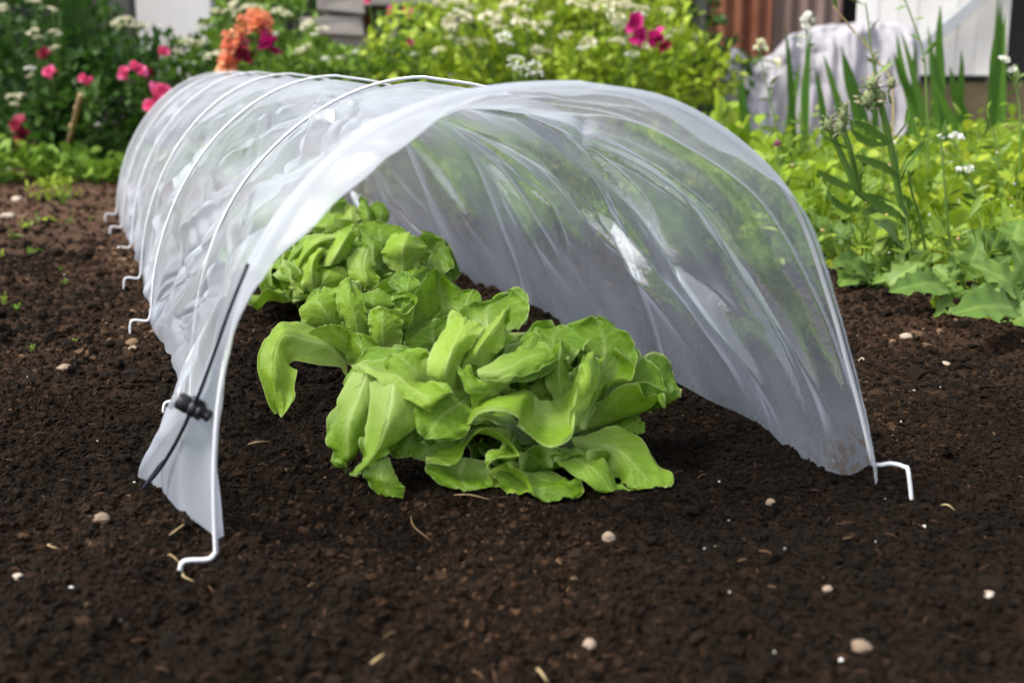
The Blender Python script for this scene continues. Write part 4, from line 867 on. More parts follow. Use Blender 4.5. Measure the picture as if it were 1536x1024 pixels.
shrub('flowering_shrub', 'mid green shrub with bright pink roses beside the white wall', 'shrub',
      [(150, 160, 4.8, .34, .28, .28), (220, 150, 4.7, .36, .28, .26), (150, 70, 5.0, .12, .2, .2), (265, 135, 4.8, .25, .3, .2), (120, 190, 4.6, .3, .25, .2)], 3000, .052, 'dark_leaf', 2,
      [(125, 119, 4.4, R_, 0.019, 'pink'), (133, 123, 4.4, R_, 0.021, 'pink'), (187, 112, 4.35, R_, 0.029, 'pink'), (202, 100, 4.35, R_, 0.025, 'pink'), (214, 107, 4.35, R_, 0.027, 'pink'), (226, 112, 4.38, R_, .034, 'crimson'),
       (240, 140, 4.2, R_, 0.045, 'pink'), (227, 160, 4.2, R_, 0.032, 'pink'), (244, 80, 4.4, R_, 0.027, 'pink'), (180, 34, 4.6, U_, .032, 'cream'), (190, 30, 4.6, U_, .028, 'cream'), (172, 37, 4.6, U_, .02, 'cream'), (205, 38, 4.6, U_, .026, 'cream'), (216, 40, 4.6, U_, .024, 'cream')], G1)
shrub('flowering_shrub', 'light green shrub with cream flower clusters in front of the white wall', 'shrub',
      [(300, 125, 4.8, .25, .25, .14), (372, 60, 5.0, .16, .22, .22), (400, 110, 4.9, .35, .28, .18), (425, 60, 5.0, .14, .2, .22), (470, 95, 5.0, .12, .15, .1), (470, 120, 4.7, .3, .25, .13), (318, 85, 5.0, .08, .15, .1)], 3000, .045, 'mid_leaf', 3,
      [(280, 62, 4.6, U_, .03, 'cream'), (298, 66, 4.6, U_, .032, 'cream'), (265, 78, 4.5, U_, .02, 'cream'), (318, 84, 4.5, U_, .03, 'cream'), (330, 80, 4.5, U_, .028, 'cream'), (345, 20, 4.8, U_, .035, 'cream'), (357, 10, 4.8, U_, .04, 'cream'), (372, 13, 4.8, U_, .036, 'cream'), (385, 15, 4.8, U_, .034, 'cream'), (325, 18, 4.8, U_, .028, 'cream'),
       (415, 18, 4.8, U_, .03, 'cream'), (428, 22, 4.8, U_, .032, 'cream'), (462, 38, 4.7, U_, .034, 'cream'), (480, 48, 4.7, U_, .04, 'cream'), (460, 72, 4.6, U_, .03, 'cream'), (452, 78, 4.6, U_, .028, 'cream'), (410, 52, 4.7, U_, .024, 'white'), (490, 88, 4.5, U_, .018, 'white'), (240, 40, 4.8, U_, .02, 'white'), (300, 40, 4.8, U_, .024, 'cream')], G1)
# orange snapdragon spikes
root = thing('snapdragon', 'snapdragon with orange and crimson flower spikes behind the far end of the tunnel', 'flower', P(370, 225, 4.15) * [1, 1, 0], None)
def spike(px0, py0, px1, py1, Y, n, size, mat, seed):
    r = np.random.default_rng(seed); a, b = P(px0, py0, Y), P(px1, py1, Y); mb = MB()
    for k in range(n):
        q = (k + .5) / n; c = a + (b - a) * q; an = k * 2.4; s = size * (1.1 - .55 * q)
        d = np.array([[math.cos(an), math.sin(an) * .8 - .2, .25]]) + r.normal(0, .12, (1, 3))
        v, f, t = round_leaf_cloud(np.repeat(c[None], 3, 0), np.full(3, s), d + r.normal(0, .35, (3, 3)), seed * 40 + k, 1., r.uniform(0, 1, 3), .6); mb.add(v, f, t)
    mb.build('flower_spike', M[mat], root)
    q = MB(); ft = LOC[root] + [(a[0] - LOC[root][0]) * .5, 0, 0]; addtube(q, spline([ft, a * .6 + ft * .4, a, b], 14), np.linspace(.004, .002, 14), 5); q.build('stem', M['stem'], root)
spike(342, 112, 343, 46, 4.1, 22, .034, 'orange', 1); spike(358, 80, 362, 26, 4.15, 16, .034, 'orange', 2); spike(385, 52, 380, 18, 4.2, 14, .036, 'orange', 3); spike(394, 48, 396, 20, 4.2, 10, .034, 'orange', 4)
spike(366, 92, 364, 62, 4.12, 10, .034, 'crimson', 5); spike(404, 78, 398, 46, 4.18, 12, .036, 'magenta', 6)
mb = MB(); r = np.random.default_rng(9); pos = LOC[root] + np.stack([r.normal(0, .07, 240), r.normal(0, .05, 240), r.uniform(.05, .36, 240)], -1)
v, f, t = leaf_cloud(pos, np.full(240, .05), None, 9, .25); mb.add(v, f, t); mb.build('foliage', M['mid_leaf'], root)
# centre: loose green growth in front of the stone bench
shrub('leafy_plant', 'loose grassy green clump with a few pink blooms before the old bench', 'plant',
      [(520, 118, 4.9, .3, .25, .11), (590, 122, 4.9, .3, .25, .11), (640, 100, 5.0, .2, .25, .16), (610, 62, 5.1, .08, .15, .12)], 2000, .05, 'mid_leaf', 4,
      [(588, 20, 4.8, R_, 0.027, 'pink'), (612, 20, 4.8, R_, 0.027, 'pink'), (553, 2, 4.9, R_, 0.022, 'pink'), (615, 65, 4.7, R_, 0.016, 'pink'), (625, 82, 4.6, U_, .024, 'white'), (532, 80, 4.6, U_, .022, 'white'), (510, 88, 4.6, U_, .02, 'cream')], None, .35)
# yellow green shrub with cream heads
r = np.random.default_rng(77); fl = []
for k in range(44):
    fl.append((r.uniform(650, 1010), r.uniform(0, 80) ** 1. , 4.35, U_, r.uniform(.016, .034), 'cream'))
fl += [(690, 25, 4.3, U_, .045, 'cream'), (735, 28, 4.3, U_, .04, 'cream'), (790, 42, 4.3, U_, .055, 'cream'), (745, 40, 4.3, U_, .04, 'cream'), (675, 42, 4.3, U_, .03, 'cream'), (870, 8, 4.4, U_, .05, 'cream'), (785, 2, 4.4, U_, .055, 'cream'), (905, 12, 4.4, U_, .045, 'cream'), (915, 6, 4.4, U_, .04, 'cream'), (872, 74, 4.2, U_, .022, 'white'), (948, 82, 4.2, U_, .026, 'white'), (755, 55, 4.2, U_, .03, 'white'), (760, 65, 4.2, U_, .026, 'white'),
       (953, 40, 4.1, R_, 0.039, 'magenta'), (956, 58, 4.1, R_, 0.039, 'magenta'), (951, 30, 4.1, R_, 0.028, 'magenta'), (984, 58, 4.1, R_, 0.039, 'magenta'), (998, 72, 4.15, R_, .026, 'crimson')]
shrub('flowering_shrub', 'wide yellow green shrub covered in flat cream flower heads with magenta blooms at its right', 'shrub',
      [(680, 85, 4.7, .34, .3, .24), (760, 60, 4.8, .36, .34, .32), (850, 50, 4.8, .36, .34, .34), (940, 60, 4.7, .3, .3, .30), (1000, 110, 4.5, .28, .25, .16), (800, 120, 4.5, .4, .25, .18), (920, 125, 4.4, .34, .22, .16), (880, 5, 5., .4, .3, .25)], 8500, .042, 'lime_leaf', 5, fl, G1, .6)
# white candytuft tips just above the ridge of the tunnel
root = thing('white_flower_plant', 'small plant with a cluster of white flowers peeping over the tunnel ridge', 'flower', P(790, 230, 3.2) * [1, 1, 0])
for k, (px, py, s) in enumerate([(775, 92, .022), (770, 103, .02), (782, 103, .02), (802, 98, .018), (790, 110, .022), (805, 112, .018), (768, 88, .012)]):
    at = P(px, py, 3.2); place_mesh(umbel(900 + k, s, 16, .6), at, (0, -.4, 1), 'flower_head', M['white'], root)
    q = MB(); addtube(q, spline([LOC[root], at * .6 + LOC[root] * .4 + [0, .01, .02], at], 8), .002, 5); q.build('stem', M['stem'], root)
# dark evergreen behind the shrub, left of the rusty shed
shrub('evergreen_bush', 'dark blue green bush between the yellow shrub and the rusty shed', 'bush',
      [(1035, 30, 5.3, .16, .2, .35), (1060, 120, 5.2, .2, .2, .2), (1040, 160, 5.1, .25, .2, .2)], 1500, .045, 'dark_leaf', 6, [(1020, 48, 4.6, U_, .04, 'cream'), (1040, 54, 4.6, U_, .024, 'cream')])
# low fringe of leaves along the far edge of the bare bed
root = thing('low_edging_plants', 'low strip of green leafy plants along the far left edge of the bare bed', 'plants', G(90, 250)); mb = MB()
r = np.random.default_rng(14); n0 = 900
x = r.uniform(-2.7, -.9, n0); y = 4.05 + .35 * r.random(n0) ** 1.5 + (x + .9) * .02; z = r.uniform(.0, .11, n0) * (1 + .6 * vnoise(np.stack([x * 3, y * 0], -1), 5))
v, f, t = round_leaf_cloud(np.stack([x, y, z], -1), np.full(n0, .055), np.stack([r.normal(0, .6, n0), r.normal(-.5, .5, n0), r.uniform(.1, .8, n0)], -1), 14, .8); mb.add(v, f, t); mb.build('foliage', M['mid_leaf'], root)
# tall strap leaved plant at the left
root = thing('strap_leaf_plant', 'dark plant with upright strap leaves rising left of the grey fence post', 'plant', P(108, 235, 4.75) * [1, 1, 0])
for k, (px, py) in enumerate([(98, -30), (104, -50), (110, -40), (118, -10), (92, 20), (114, -60)]):
    a = LOC[root] + [.02 * (k - 3), 0, 0]; b = P(px, py, 4.7); pa = spline([a, a * .4 + b * .6 + [.01, 0, .0], b], 12)
    v, f = strip(pa, .022 * np.sin(np.linspace(.25, 1, 12) * np.pi * .98) + .001, (1, .3, 0)); obj('leaf', v, f, M['dark_leaf'], root, attrs={'tint': np.full(len(v), .45)})
# cane
a, b = G(90, 252), P(121, 143, 4.02); mb = MB(); pa = spline([a - [0, 0, .03], a * .55 + b * .45 + [.006, 0, 0], b], 12); addtube(mb, pa, np.linspace(.010, .009, 12), 9)
r_k = .0112
for q in (.3, .62, .85):
    c = a + (b - a) * q; d_ = (b - a) / np.linalg.norm(b - a) * .004; addtube(mb, [c - d_, c, c + d_], [.0098, r_k, .0098], 9, .2)
tag(mb.build('cane', M['cane'], at=a), 'pale cane stuck in the earth, leaning before the left shrubs', 'cane')
# weeds on the bare earth at the left
WEED = [(85, 285, 60, 46, 'feathery light green weed at the foot of the cane', 3), (95, 300, 34, 30, 'second feathery weed in front of the cane', 2), (52, 330, 20, 22, 'pair of small green seedling leaves left of the feathery weeds', 1), (78, 328, 22, 12, 'flat bright green seedling under the feathery weed', 1), (105, 330, 18, 14, 'small green seedling right of the feathery weeds', 1),
        (137, 326, 12, 8, 'tiny yellow green seedling near the far end of the tunnel', 1), (38, 348, 20, 22, 'green seedling among pale stones at the left', 1), (22, 360, 20, 16, 'small seedling at the left edge of the earth', 1), (52, 382, 26, 14, 'pale seedling on earth in the left middle ground', 1), (3, 392, 14, 16, 'half seen seedling at the left frame edge', 1),
        (92, 406, 12, 8, 'small round seedling alone on the left earth', 1), (97, 423, 12, 8, 'tiny seedling just in front of the round one', 1), (6, 445, 18, 26, 'bright green seedling at the left frame edge', 2), (24, 456, 16, 12, 'small leafy seedling beside the bright green one', 1), (50, 540, 10, 16, 'thin spindly sprout on the left earth', 1), (114, 522, 10, 6, 'single green seed leaf on the left earth', 1)]
for k, (px, py, w, h, lab, kind) in enumerate(WEED):
    g = G(px, py + h * .3); g[2] = soil_h(g[0], g[1]); s = w / F * g[1]; r = np.random.default_rng(600 + k)
    n_ = {1: 7, 2: 22, 3: 80}[kind]; pos = g + np.stack([r.normal(0, .2, n_) * s, r.normal(0, .2, n_) * s, r.uniform(.02, .7, n_) * s * h / w], -1)
    d = (pos - g) + [0, 0, .2 * s]; d /= np.linalg.norm(d, axis=1)[:, None]
    v, f, t = leaf_cloud(pos, np.full(n_, s * (.45 if kind == 1 else .26)), d, 600 + k, .6 if kind == 1 else .3)
    v[:, 2] = np.maximum(v[:, 2], g[2] + .003)
    mb = MB(); mb.add(v, f, t)
    for q in range(min(n_, 14)): addtube(mb, [g - [0, 0, .004], (g + pos[q]) / 2 + [0, 0, .1 * s], pos[q]], .0009, 4, .6)
    tag(mb.build('weed_seedling', M['mid_leaf' if k % 3 else 'lime_leaf'], at=g), lab, 'seedling', 'weed seedlings on the bare earth')

# ================================================================= structures behind
M['plaster'] = tint_mat('white_wall', [(0, (.68, .66, .66)), (1, (.82, .80, .80))], .85, nscale=3, bump=.3, bscale=60)
M['oldwood'] = tint_mat('weathered_wood', [(0, (.10, .09, .08)), (.5, (.24, .22, .20)), (1, (.38, .35, .33))], .85, nscale=12, bump=.5, bscale=90)
M['greywood'] = tint_mat('dark_grey_wood', [(0, (.03, .03, .028)), (1, (.09, .085, .08))], .85, nscale=9, bump=.5, bscale=90)
M['slab'] = tint_mat('grey_stone_slab', [(0, (.18, .16, .145)), (.5, (.31, .28, .26)), (1, (.42, .38, .36))], .9, nscale=14, bump=.6, bscale=60)
M['rust'] = tint_mat('rust', [(0, (.06, .018, .010)), (.5, (.145, .046, .023)), (1, (.23, .095, .055))], .85, nscale=7, namp=.35)
M['rustgrey'] = tint_mat('faded_rust', [(0, (.10, .058, .048)), (.5, (.19, .13, .115)), (1, (.32, .27, .26))], .85, nscale=7, namp=.35)
M['doorpaint'] = tint_mat('old_white_paint', [(0, (.5, .47, .43)), (.5, (.72, .70, .67)), (1, (.82, .80, .78))], .7, nscale=9, namp=.3, bump=.3, bscale=80)
M['bluepaint'] = tint_mat('blue_grey_paint', [(0, (.30, .33, .36)), (1, (.46, .48, .50))], .7, nscale=6)
M['earth'] = tint_mat('rough_bank', [(0, (.07, .06, .03)), (1, (.20, .16, .09))], .95, nscale=14)
# white wall
root = thing('white_wall', 'white painted wall standing behind the shrubs at upper left', 'wall', P(262, 230, 7.) * [1, 1, 0])
x0, x1 = P(207, 60, 7.)[0], P(318, 60, 7.)[0]; v, f = box(x0, x1, 7., 7.18, -.02, 1.7); obj('wall_panel', v, f, M['plaster'], root, attrs={'tint': np.full(8, .7)}, smooth_=False)
v, f = box(x0 - .02, x1 + .02, 6.97, 7.21, 1.7, 1.76); obj('coping', v, f, M['slab'], root, attrs={'tint': np.full(8, .5)}, smooth_=False)
# grey board fence right across the back
root = thing('board_fence', 'dark weathered board fence closing off the back of the garden', 'fence', (-1.2, 7.6, 0)); r = np.random.default_rng(3); mb = MB()
for x in np.arange(-4.6, 1.2, .142):
    v, f = box(x, x + .137, 7.6 + r.uniform(0, .012), 7.63 + r.uniform(0, .012), 0, 1.75 + r.uniform(-.03, .03)); mb.add(v, f, r.uniform(.1, 1))
mb.build('boards', M['greywood'], root, smooth_=False)
for z in (.4, 1.35):
    v, f = box(-4.6, 1.25, 7.55, 7.595, z, z + .09); obj('rail', v, f, M['greywood'], root, attrs={'tint': np.full(8, .5)}, smooth_=False)
for x in (-3.3, -1.55, .2):
    v, f = box(x, x + .1, 7.44, 7.545, -.05, 1.85); obj('post', v, f, M['greywood'], root, attrs={'tint': np.full(8, .8)}, smooth_=False)
root = thing('fence_post', 'dark grey timber post beside the white wall', 'post', P(165, 230, 6.6) * [1, 1, 0])
v, f = box(P(128, 60, 6.6)[0], P(196, 60, 6.6)[0], 6.6, 6.7, -.05, 1.9); obj('post_body', v, f, M['greywood'], root, attrs={'tint': np.full(8, .9)}, smooth_=False)
v, f = box(P(124, 60, 6.6)[0], P(200, 60, 6.6)[0], 6.57, 6.73, 1.9, 1.95); obj('post_cap', v, f, M['greywood'], root, attrs={'tint': np.full(8, .7)}, smooth_=False)
# hedge over the fence line
shrub('hedge', 'dark leafy hedge filling the gap behind the border', 'hedge', [(-90, 20, 6.6, .7, .4, .7), (30, 60, 6.3, .32, .4, .5), (430, 60, 7.2, .4, .3, .4), (640, 90, 7.2, .6, .3, .3), (760, -20, 6.8, 1.0, .4, .6), (980, 20, 6.6, .8, .4, .6), (1080, 60, 6.2, .4, .3, .5)], 7000, .07, 'dark_leaf', 8)
# old stone block and timber bench in the centre
root = thing('stone_bench', 'weathered grey bench of stacked stone slabs and timber behind the tunnel', 'bench', P(575, 225, 5.9) * [1, 1, 0])
def wbox(px0, px1, py0, py1, Y, dep, name, mat, t, lean=0.):
    a, b = P(px0, py1, Y), P(px1, py0, Y); v, f = box(a[0], b[0], Y, Y + dep, a[2], b[2]); v[:, 0] += (v[:, 2] - a[2]) * lean
    if mat == 'slab': v += np.random.default_rng(int(px0 * 7 + py0)).normal(0, .012, v.shape)
    o = obj(name, v, f, M[mat], root, attrs={'tint': np.full(8, t)}, smooth_=False)
    md = o.modifiers.new('bevel', 'BEVEL'); md.width = .008; md.segments = 2
    return o
wbox(478, 548, -6, 21, 5.9, .5, 'stone_slab', 'slab', .6); wbox(456, 544, 23, 52, 5.92, .5, 'stone_slab', 'slab', .4); wbox(500, 545, 53, 90, 5.95, .4, 'stone_slab', 'slab', .35); wbox(480, 520, 53, 100, 6.0, .4, 'stone_slab', 'slab', .6); wbox(470, 545, 101, 260, 5.95, .4, 'stone_slab', 'slab', .3)
wbox(545, 690, -4, 9, 5.85, .45, 'top_plank', 'oldwood', .55); wbox(563, 571, 10, 250, 5.88, .09, 'leg', 'oldwood', .7, .12); wbox(548, 556, 10, 250, 6.02, .08, 'leg', 'rust', .6); wbox(664, 674, 10, 250, 5.9, .09, 'leg', 'oldwood', .9, .06); wbox(640, 648, 10, 250, 6.1, .07, 'leg', 'oldwood', .5, .05); wbox(560, 680, 60, 66, 6.0, .05, 'rail', 'oldwood', .4)
# ---- rusty corrugated shed, white door and polythene heap at the right
def corrugated(px0, px1, Y, z0, z1, pitch, amp, seed):
    xa, xb = P(px0, 60, Y)[0], P(px1, 60, Y)[0]; x = np.arange(xa, xb, pitch / 10); z = np.linspace(z0, z1, 6)
    y = Y + amp * np.sin(x / pitch * 2 * np.pi); r = np.random.default_rng(seed)
    v = np.stack([np.repeat(x[:, None], 6, 1), np.repeat(y[:, None], 6, 1) + 0 * z, np.repeat(z[None], len(x), 0)], -1)
    t = np.clip(.5 + .4 * vnoise(np.stack([v[..., 0] * 14, v[..., 2] * .8], -1), seed), 0, 1)
    return v.reshape(-1, 3), gridf(len(x), 6), t.ravel()
root = thing('shed', 'old shed with rusty corrugated iron wall', 'shed', P(1150, 215, 5.6) * [1, 1, 0])
v, f, t = corrugated(1064, 1156, 5.6, .02, 2.0, .075, .012, 3); o = obj('rusty_sheet', v, f, M['rust'], root, attrs={'tint': t}); o['label'] = 'bright rust brown sheet'; o.modifiers.new('t', 'SOLIDIFY').thickness = .002
v, f, t = corrugated(1157, 1262, 5.62, .02, 2.0, .075, .012, 5); o = obj('faded_sheet', v, f, M['rustgrey'], root, attrs={'tint': t}); o['label'] = 'faded grey brown sheet'; o.modifiers.new('t', 'SOLIDIFY').thickness = .002
xa, xb = P(1060, 60, 5.7)[0], P(1640, 60, 5.7)[0]
v, f = box(xa, xb, 5.75, 7.6, -.02, 2.0); obj('shed_body', v, f, M['greywood'], root, attrs={'tint': np.full(8, .05)}, smooth_=False)
v, f = box(xa - .1, xb + .1, 5.5, 7.8, 2.0, 2.06); obj('roof', v, f, M['greywood'], root, attrs={'tint': np.full(8, .4)}, smooth_=False)
root = thing('white_door', 'white plank door with a grey blue diagonal brace beside the rusty shed', 'door', P(1430, 118, 5.5))
zb, zt = P(1430, 114, 5.5)[2], 2.0; r = np.random.default_rng(8); mb = MB()
for k, px in enumerate(np.linspace(1285, 1494, 8)[:-1]):
    a, b = P(px, 60, 5.5)[0], P(px + 29.2, 60, 5.5)[0]; v, f = box(a, b, 5.5 + .004 * (k % 2), 5.525, zb + r.uniform(0, .01), zt); mb.add(v, f, r.uniform(.3, .9))
mb.build('door_planks', M['doorpaint'], root, smooth_=False)
a, b = P(1400, 58, 5.46), P(1482, -12, 5.46); d = b - a; L = np.linalg.norm(d); d /= L
a2 = a - d * .10; v, f = rot_box((a2 + b + d * .5) / 2, (L + .6, .028, .05), d, (0, 1, 0), np.cross(d, (0, 1, 0))); obj('brace', v, f, M['bluepaint'], root, attrs={'tint': np.full(8, .6)}, smooth_=False)
v, f = box(P(1495, 60, 5.48)[0], P(1512, 60, 5.48)[0], 5.48, 5.56, zb - .05, 2.0); obj('door_post', v, f, M['doorpaint'], root, attrs={'tint': np.full(8, .35)}, smooth_=False)
v, f = box(P(1380, 60, 5.6)[0], P(1640, 60, 5.6)[0], 5.52, 5.74, -.02, zb - .03); tag(obj('shed_plinth', v, f, M['earth'], at=np.array([1.9, 5.6, 0]), attrs={'tint': np.full(8, .5)}, smooth_=False), 'low brown earth bank under the white door', 'bank')
# polythene heap
m, n, l, out = newmat('cloudy_sheet')
tcn = n('TexCoord'); nz_ = n('TexNoise', i_Scale=7., i_Detail=5.); l(tcn.outputs['Object'], nz_.inputs['Vector']); rr_ = ramp(n, l, nz_.outputs['Fac'], [(.3, (.38, .36, .40)), (.7, (.54, .52, .56))])
p = n('BsdfPrincipled', i_Roughness=.7); l(rr_.outputs[0], p.inputs['Base Color']); t2 = n('BsdfTranslucent'); l(rr_.outputs[0], t2.inputs[0]); mx2 = n('MixShader'); mx2.inputs[0].default_value = .25
l(p.outputs[0], mx2.inputs[1]); l(t2.outputs[0], mx2.inputs[2]); l(mx2.outputs[0], out.inputs[0]); M['sheet'] = m
nx_, nz2 = 120, 70; uu2, vv2 = np.meshgrid(np.linspace(0, 1, nx_), np.linspace(0, 1, nz2), indexing='ij')
topk = np.array([(0, 92), (.05, 70), (.1, 78), (.17, 98), (.27, 78), (.33, 52), (.36, 46), (.5, 40), (.65, 34), (.8, 28), (1., 40)])
tz = np.array([P(1200, q, 5.1)[2] for q in np.interp(np.linspace(0, 1, nx_), topk[:, 0], topk[:, 1])])
xa, xb = P(1092, 60, 5.1)[0], P(1385, 60, 5.1)[0]
q = np.stack([uu2 * 6, vv2 * 2.2], -1)
X2 = xa + (xb - xa) * uu2; Z2 = .02 + (tz[:, None] - .02) * np.sin(vv2 * np.pi / 2) ** .85; Y2 = 5.08 + .12 * vv2 ** 2 + .045 * fbm(q * [1.6, .7], 70, 3) + .02 * (1 - np.abs(vnoise(q * 2, 75)))
Z2 += .012 * vnoise(q * 3, 76) * vv2
back = np.stack([X2, Y2 + .25 * (1 - vv2) + .02, Z2 - .004], -1)[:, ::-1]
g2 = np.concatenate([np.stack([X2, Y2, Z2], -1), back], 1)
tag(obj('polythene_sheet', g2.reshape(-1, 3), gridf(nx_, nz2 * 2), M['sheet'], at=np.array([1.3, 5.1, 0])), 'crumpled heap of cloudy white polythene leaning before the shed and door', 'plastic sheet')
# ================================================================= planted bed at the right
r = np.random.default_rng(41)
def bed_points(n, dmin, dmax, ymax, seed, xmax=3.4):
    r = np.random.default_rng(seed); x = r.uniform(-2.2, xmax, n * 8); y = 1.3 + (ymax - 1.3) * r.random(n * 8) ** 1.3
    d = bed_dist(x, y); k = (d > dmin) & (d < dmax) & (x < y * .5 + .3) & (x > -y * .42); x, y, d = x[k][:n], y[k][:n], d[k][:n]
    return x, y, d
# ground cover: nobody could count these leaves
mb = MB()
x, y, d = bed_points(30000, .02, 3., 4.3, 42); z = .01 + np.abs(r.normal(0, .06, len(x))) * smooth(0, .8, d) + .05 * (1 + vnoise(np.stack([x, y], -1) * 5, 4)) * smooth(0, .9, d)
tn = np.clip(.46 + .5 * vnoise(np.stack([x, y], -1) * 7, 12) + r.normal(0, .2, len(x)), 0, 1)
v, f, t = round_leaf_cloud(np.stack([x, y, z], -1), np.clip(.016 * np.exp(r.normal(0, .45, len(x))), .008, .05), np.stack([r.normal(0, .6, len(x)), r.normal(-.2, .6, len(x)), r.uniform(.1, .9, len(x))], -1), 43, .75, tn)
mb.add(v, f, t)
xb_, yb_, db_ = bed_points(2600, .05, 3., 4., 45); up_ = MB()
for q in range(len(xb_)):
    if vnoise(np.array([xb_[q] * 5, yb_[q] * 5]), 3) < -.1: continue
    hh_ = r.uniform(.05, .15); a_ = np.array([xb_[q], yb_[q], 0.]); b_ = a_ + [r.normal(0, .03), r.normal(0, .03), hh_]
    addtube(mb, [a_, (a_ + b_) / 2 + [r.normal(0, .006), 0, .004], b_], .0009, 4, .35)
tag(mb.build('ground_cover', M['yellow_leaf']), 'yellow green carpet of small leaves covering the planted bed', 'ground cover', kind='stuff')
# soft broad-leaved salad plants
SAL = [(1110, 175, 2.9, .17, .26), (1150, 215, 2.7, .15, .18), (1085, 150, 3.3, .18, .28), (1200, 235, 2.6, .15, .16), (1290, 235, 2.7, .15, .15), (1250, 265, 2.4, .14, .13), (1360, 245, 2.8, .16, .14), (1440, 265, 2.6, .17, .16), (1510, 250, 2.5, .18, .2), (1480, 310, 2.2, .14, .12), (1400, 300, 2.3, .14, .12),
       (1180, 280, 2.3, .10, .10), (1330, 205, 3.1, .17, .16), (1420, 205, 3.2, .17, .16), (1230, 190, 3.3, .16, .16), (1520, 195, 3., .2, .22), (1060, 128, 3.8, .2, .28), (1150, 160, 3.6, .18, .2)]
WH = ['left end of the planted bed', 'left part of the bed close to the tunnel', 'far corner by the yellow shrub', 'bed just right of the tunnel shoulder', 'middle of the bed behind the tall weed', 'bed left of the tall weed', 'middle of the bed right of the tall weed', 'right half of the bed', 'right frame edge of the bed', 'right front of the bed', 'bed beside the thin flower stems', 'bed edge next to the plastic wall', 'back of the bed in the middle', 'back of the bed under the white door', 'back of the bed before the white sheet', 'right back corner of the bed', 'dark bush end of the bed', 'back of the bed below the rusty shed']
for k, (px, py, Y, rad, h) in enumerate(SAL):
    c = P(px, py, Y); c[2] = 0; rr = np.random.default_rng(700 + k); nn_ = 46
    a = rr.uniform(0, 6.28, nn_); el = rr.uniform(.25, 1.35, nn_); d = np.stack([np.cos(a) * np.cos(el), np.sin(a) * np.cos(el), np.sin(el)], -1)
    pos = c + d * np.array([rad * .45, rad * .45, h * .62]) * rr.uniform(.2, 1., (nn_, 1)) + [0, 0, .02]
    root = thing('salad_plant', 'soft yellow green leafy plant at the ' + WH[k], 'plant', c, 'leafy plants in the bed')
    v, f, t = round_leaf_cloud(pos, np.full(nn_, max(.075, h * .42)), d, 710 + k, .75, np.clip(rr.normal(.55, .2, nn_), 0, 1), .35); mb = MB(); mb.add(v, f, t); mb.build('foliage', M['yellow_leaf' if k % 3 else 'lime_leaf'], root)
    st = MB()
    for q in range(10): addtube(st, [c + [0, 0, -.01], (c + pos[q]) / 2 + [0, 0, .01], pos[q]], .0022, 5)
    st.build('stem', M['stem'], root)
# iris: sword leaves
IR = [('sword leaves standing in front of the polythene heap', [((1190, 230), (1178, 40), 3.6), ((1205, 235), (1216, 45), 3.6), ((1240, 225), (1222, 100), 3.5), ((1180, 230), (1200, 95), 3.7), ((1262, 190), (1235, 82), 3.6), ((1120, 200), (1112, 110), 3.7)], 'left'),
      ('sword leaves reaching across the middle of the polythene', [((1300, 200), (1262, 72), 3.5), ((1288, 190), (1263, 70), 3.7), ((1312, 195), (1310, 80), 3.8), ((1370, 185), (1345, 50), 3.7), ((1385, 190), (1352, 48), 3.5), ((1380, 180), (1340, 78), 3.6), ((1365, 190), (1372, 62), 3.8)], 'middle'),
      ('tall broad sword leaves in front of the white door', [((1420, 225), (1398, 72), 3.3), ((1410, 140), (1411, 8), 3.6), ((1436, 180), (1442, 75), 3.5), ((1470, 260), (1400, 120), 3.1), ((1400, 170), (1392, 40), 3.9), ((1450, 200), (1425, 100), 3.4)], 'door'),
      ('narrow sword leaves near the right frame edge', [((1487, 190), (1502, 0), 3.3), ((1494, 185), (1490, 60), 3.4), ((1482, 200), (1497, -8), 3.4), ((1500, 190), (1508, 20), 3.6)], 'edge')]
for lab, bl, _ in IR:
    g0 = np.mean([P(*b[0], b[2]) for b in bl], 0); root = thing('iris_clump', lab, 'iris', (g0[0], g0[1], 0), 'iris clumps in the bed')
    for k, (a, b, Y) in enumerate(bl):
        p0, p1 = P(*a, Y), P(*b, Y - .03); ft = p0.copy(); ft[2] = -.01; ft[0] = p0[0] * .8 + g0[0] * .2
        pa = spline([ft, p0, p0 * .4 + p1 * .6 + [.004 * (-1) ** k, 0, 0], p1], 22); w = .0165 * (1 - np.linspace(0, 1, 22) ** 2.6) * (.75 + .25 * np.linspace(0, 1, 22)) + .0006
        v, f = strip(pa, w, (1, .35 * (-1) ** k, 0), .12); obj('leaf', v, f, M['blade'], root, attrs={'tint': np.full(len(v), .3 + .12 * (k % 5))})
M['weed'] = leafy('weed', (.05, .11, .02), (.09, .18, .03), (.16, .27, .05), .25, ns=30)
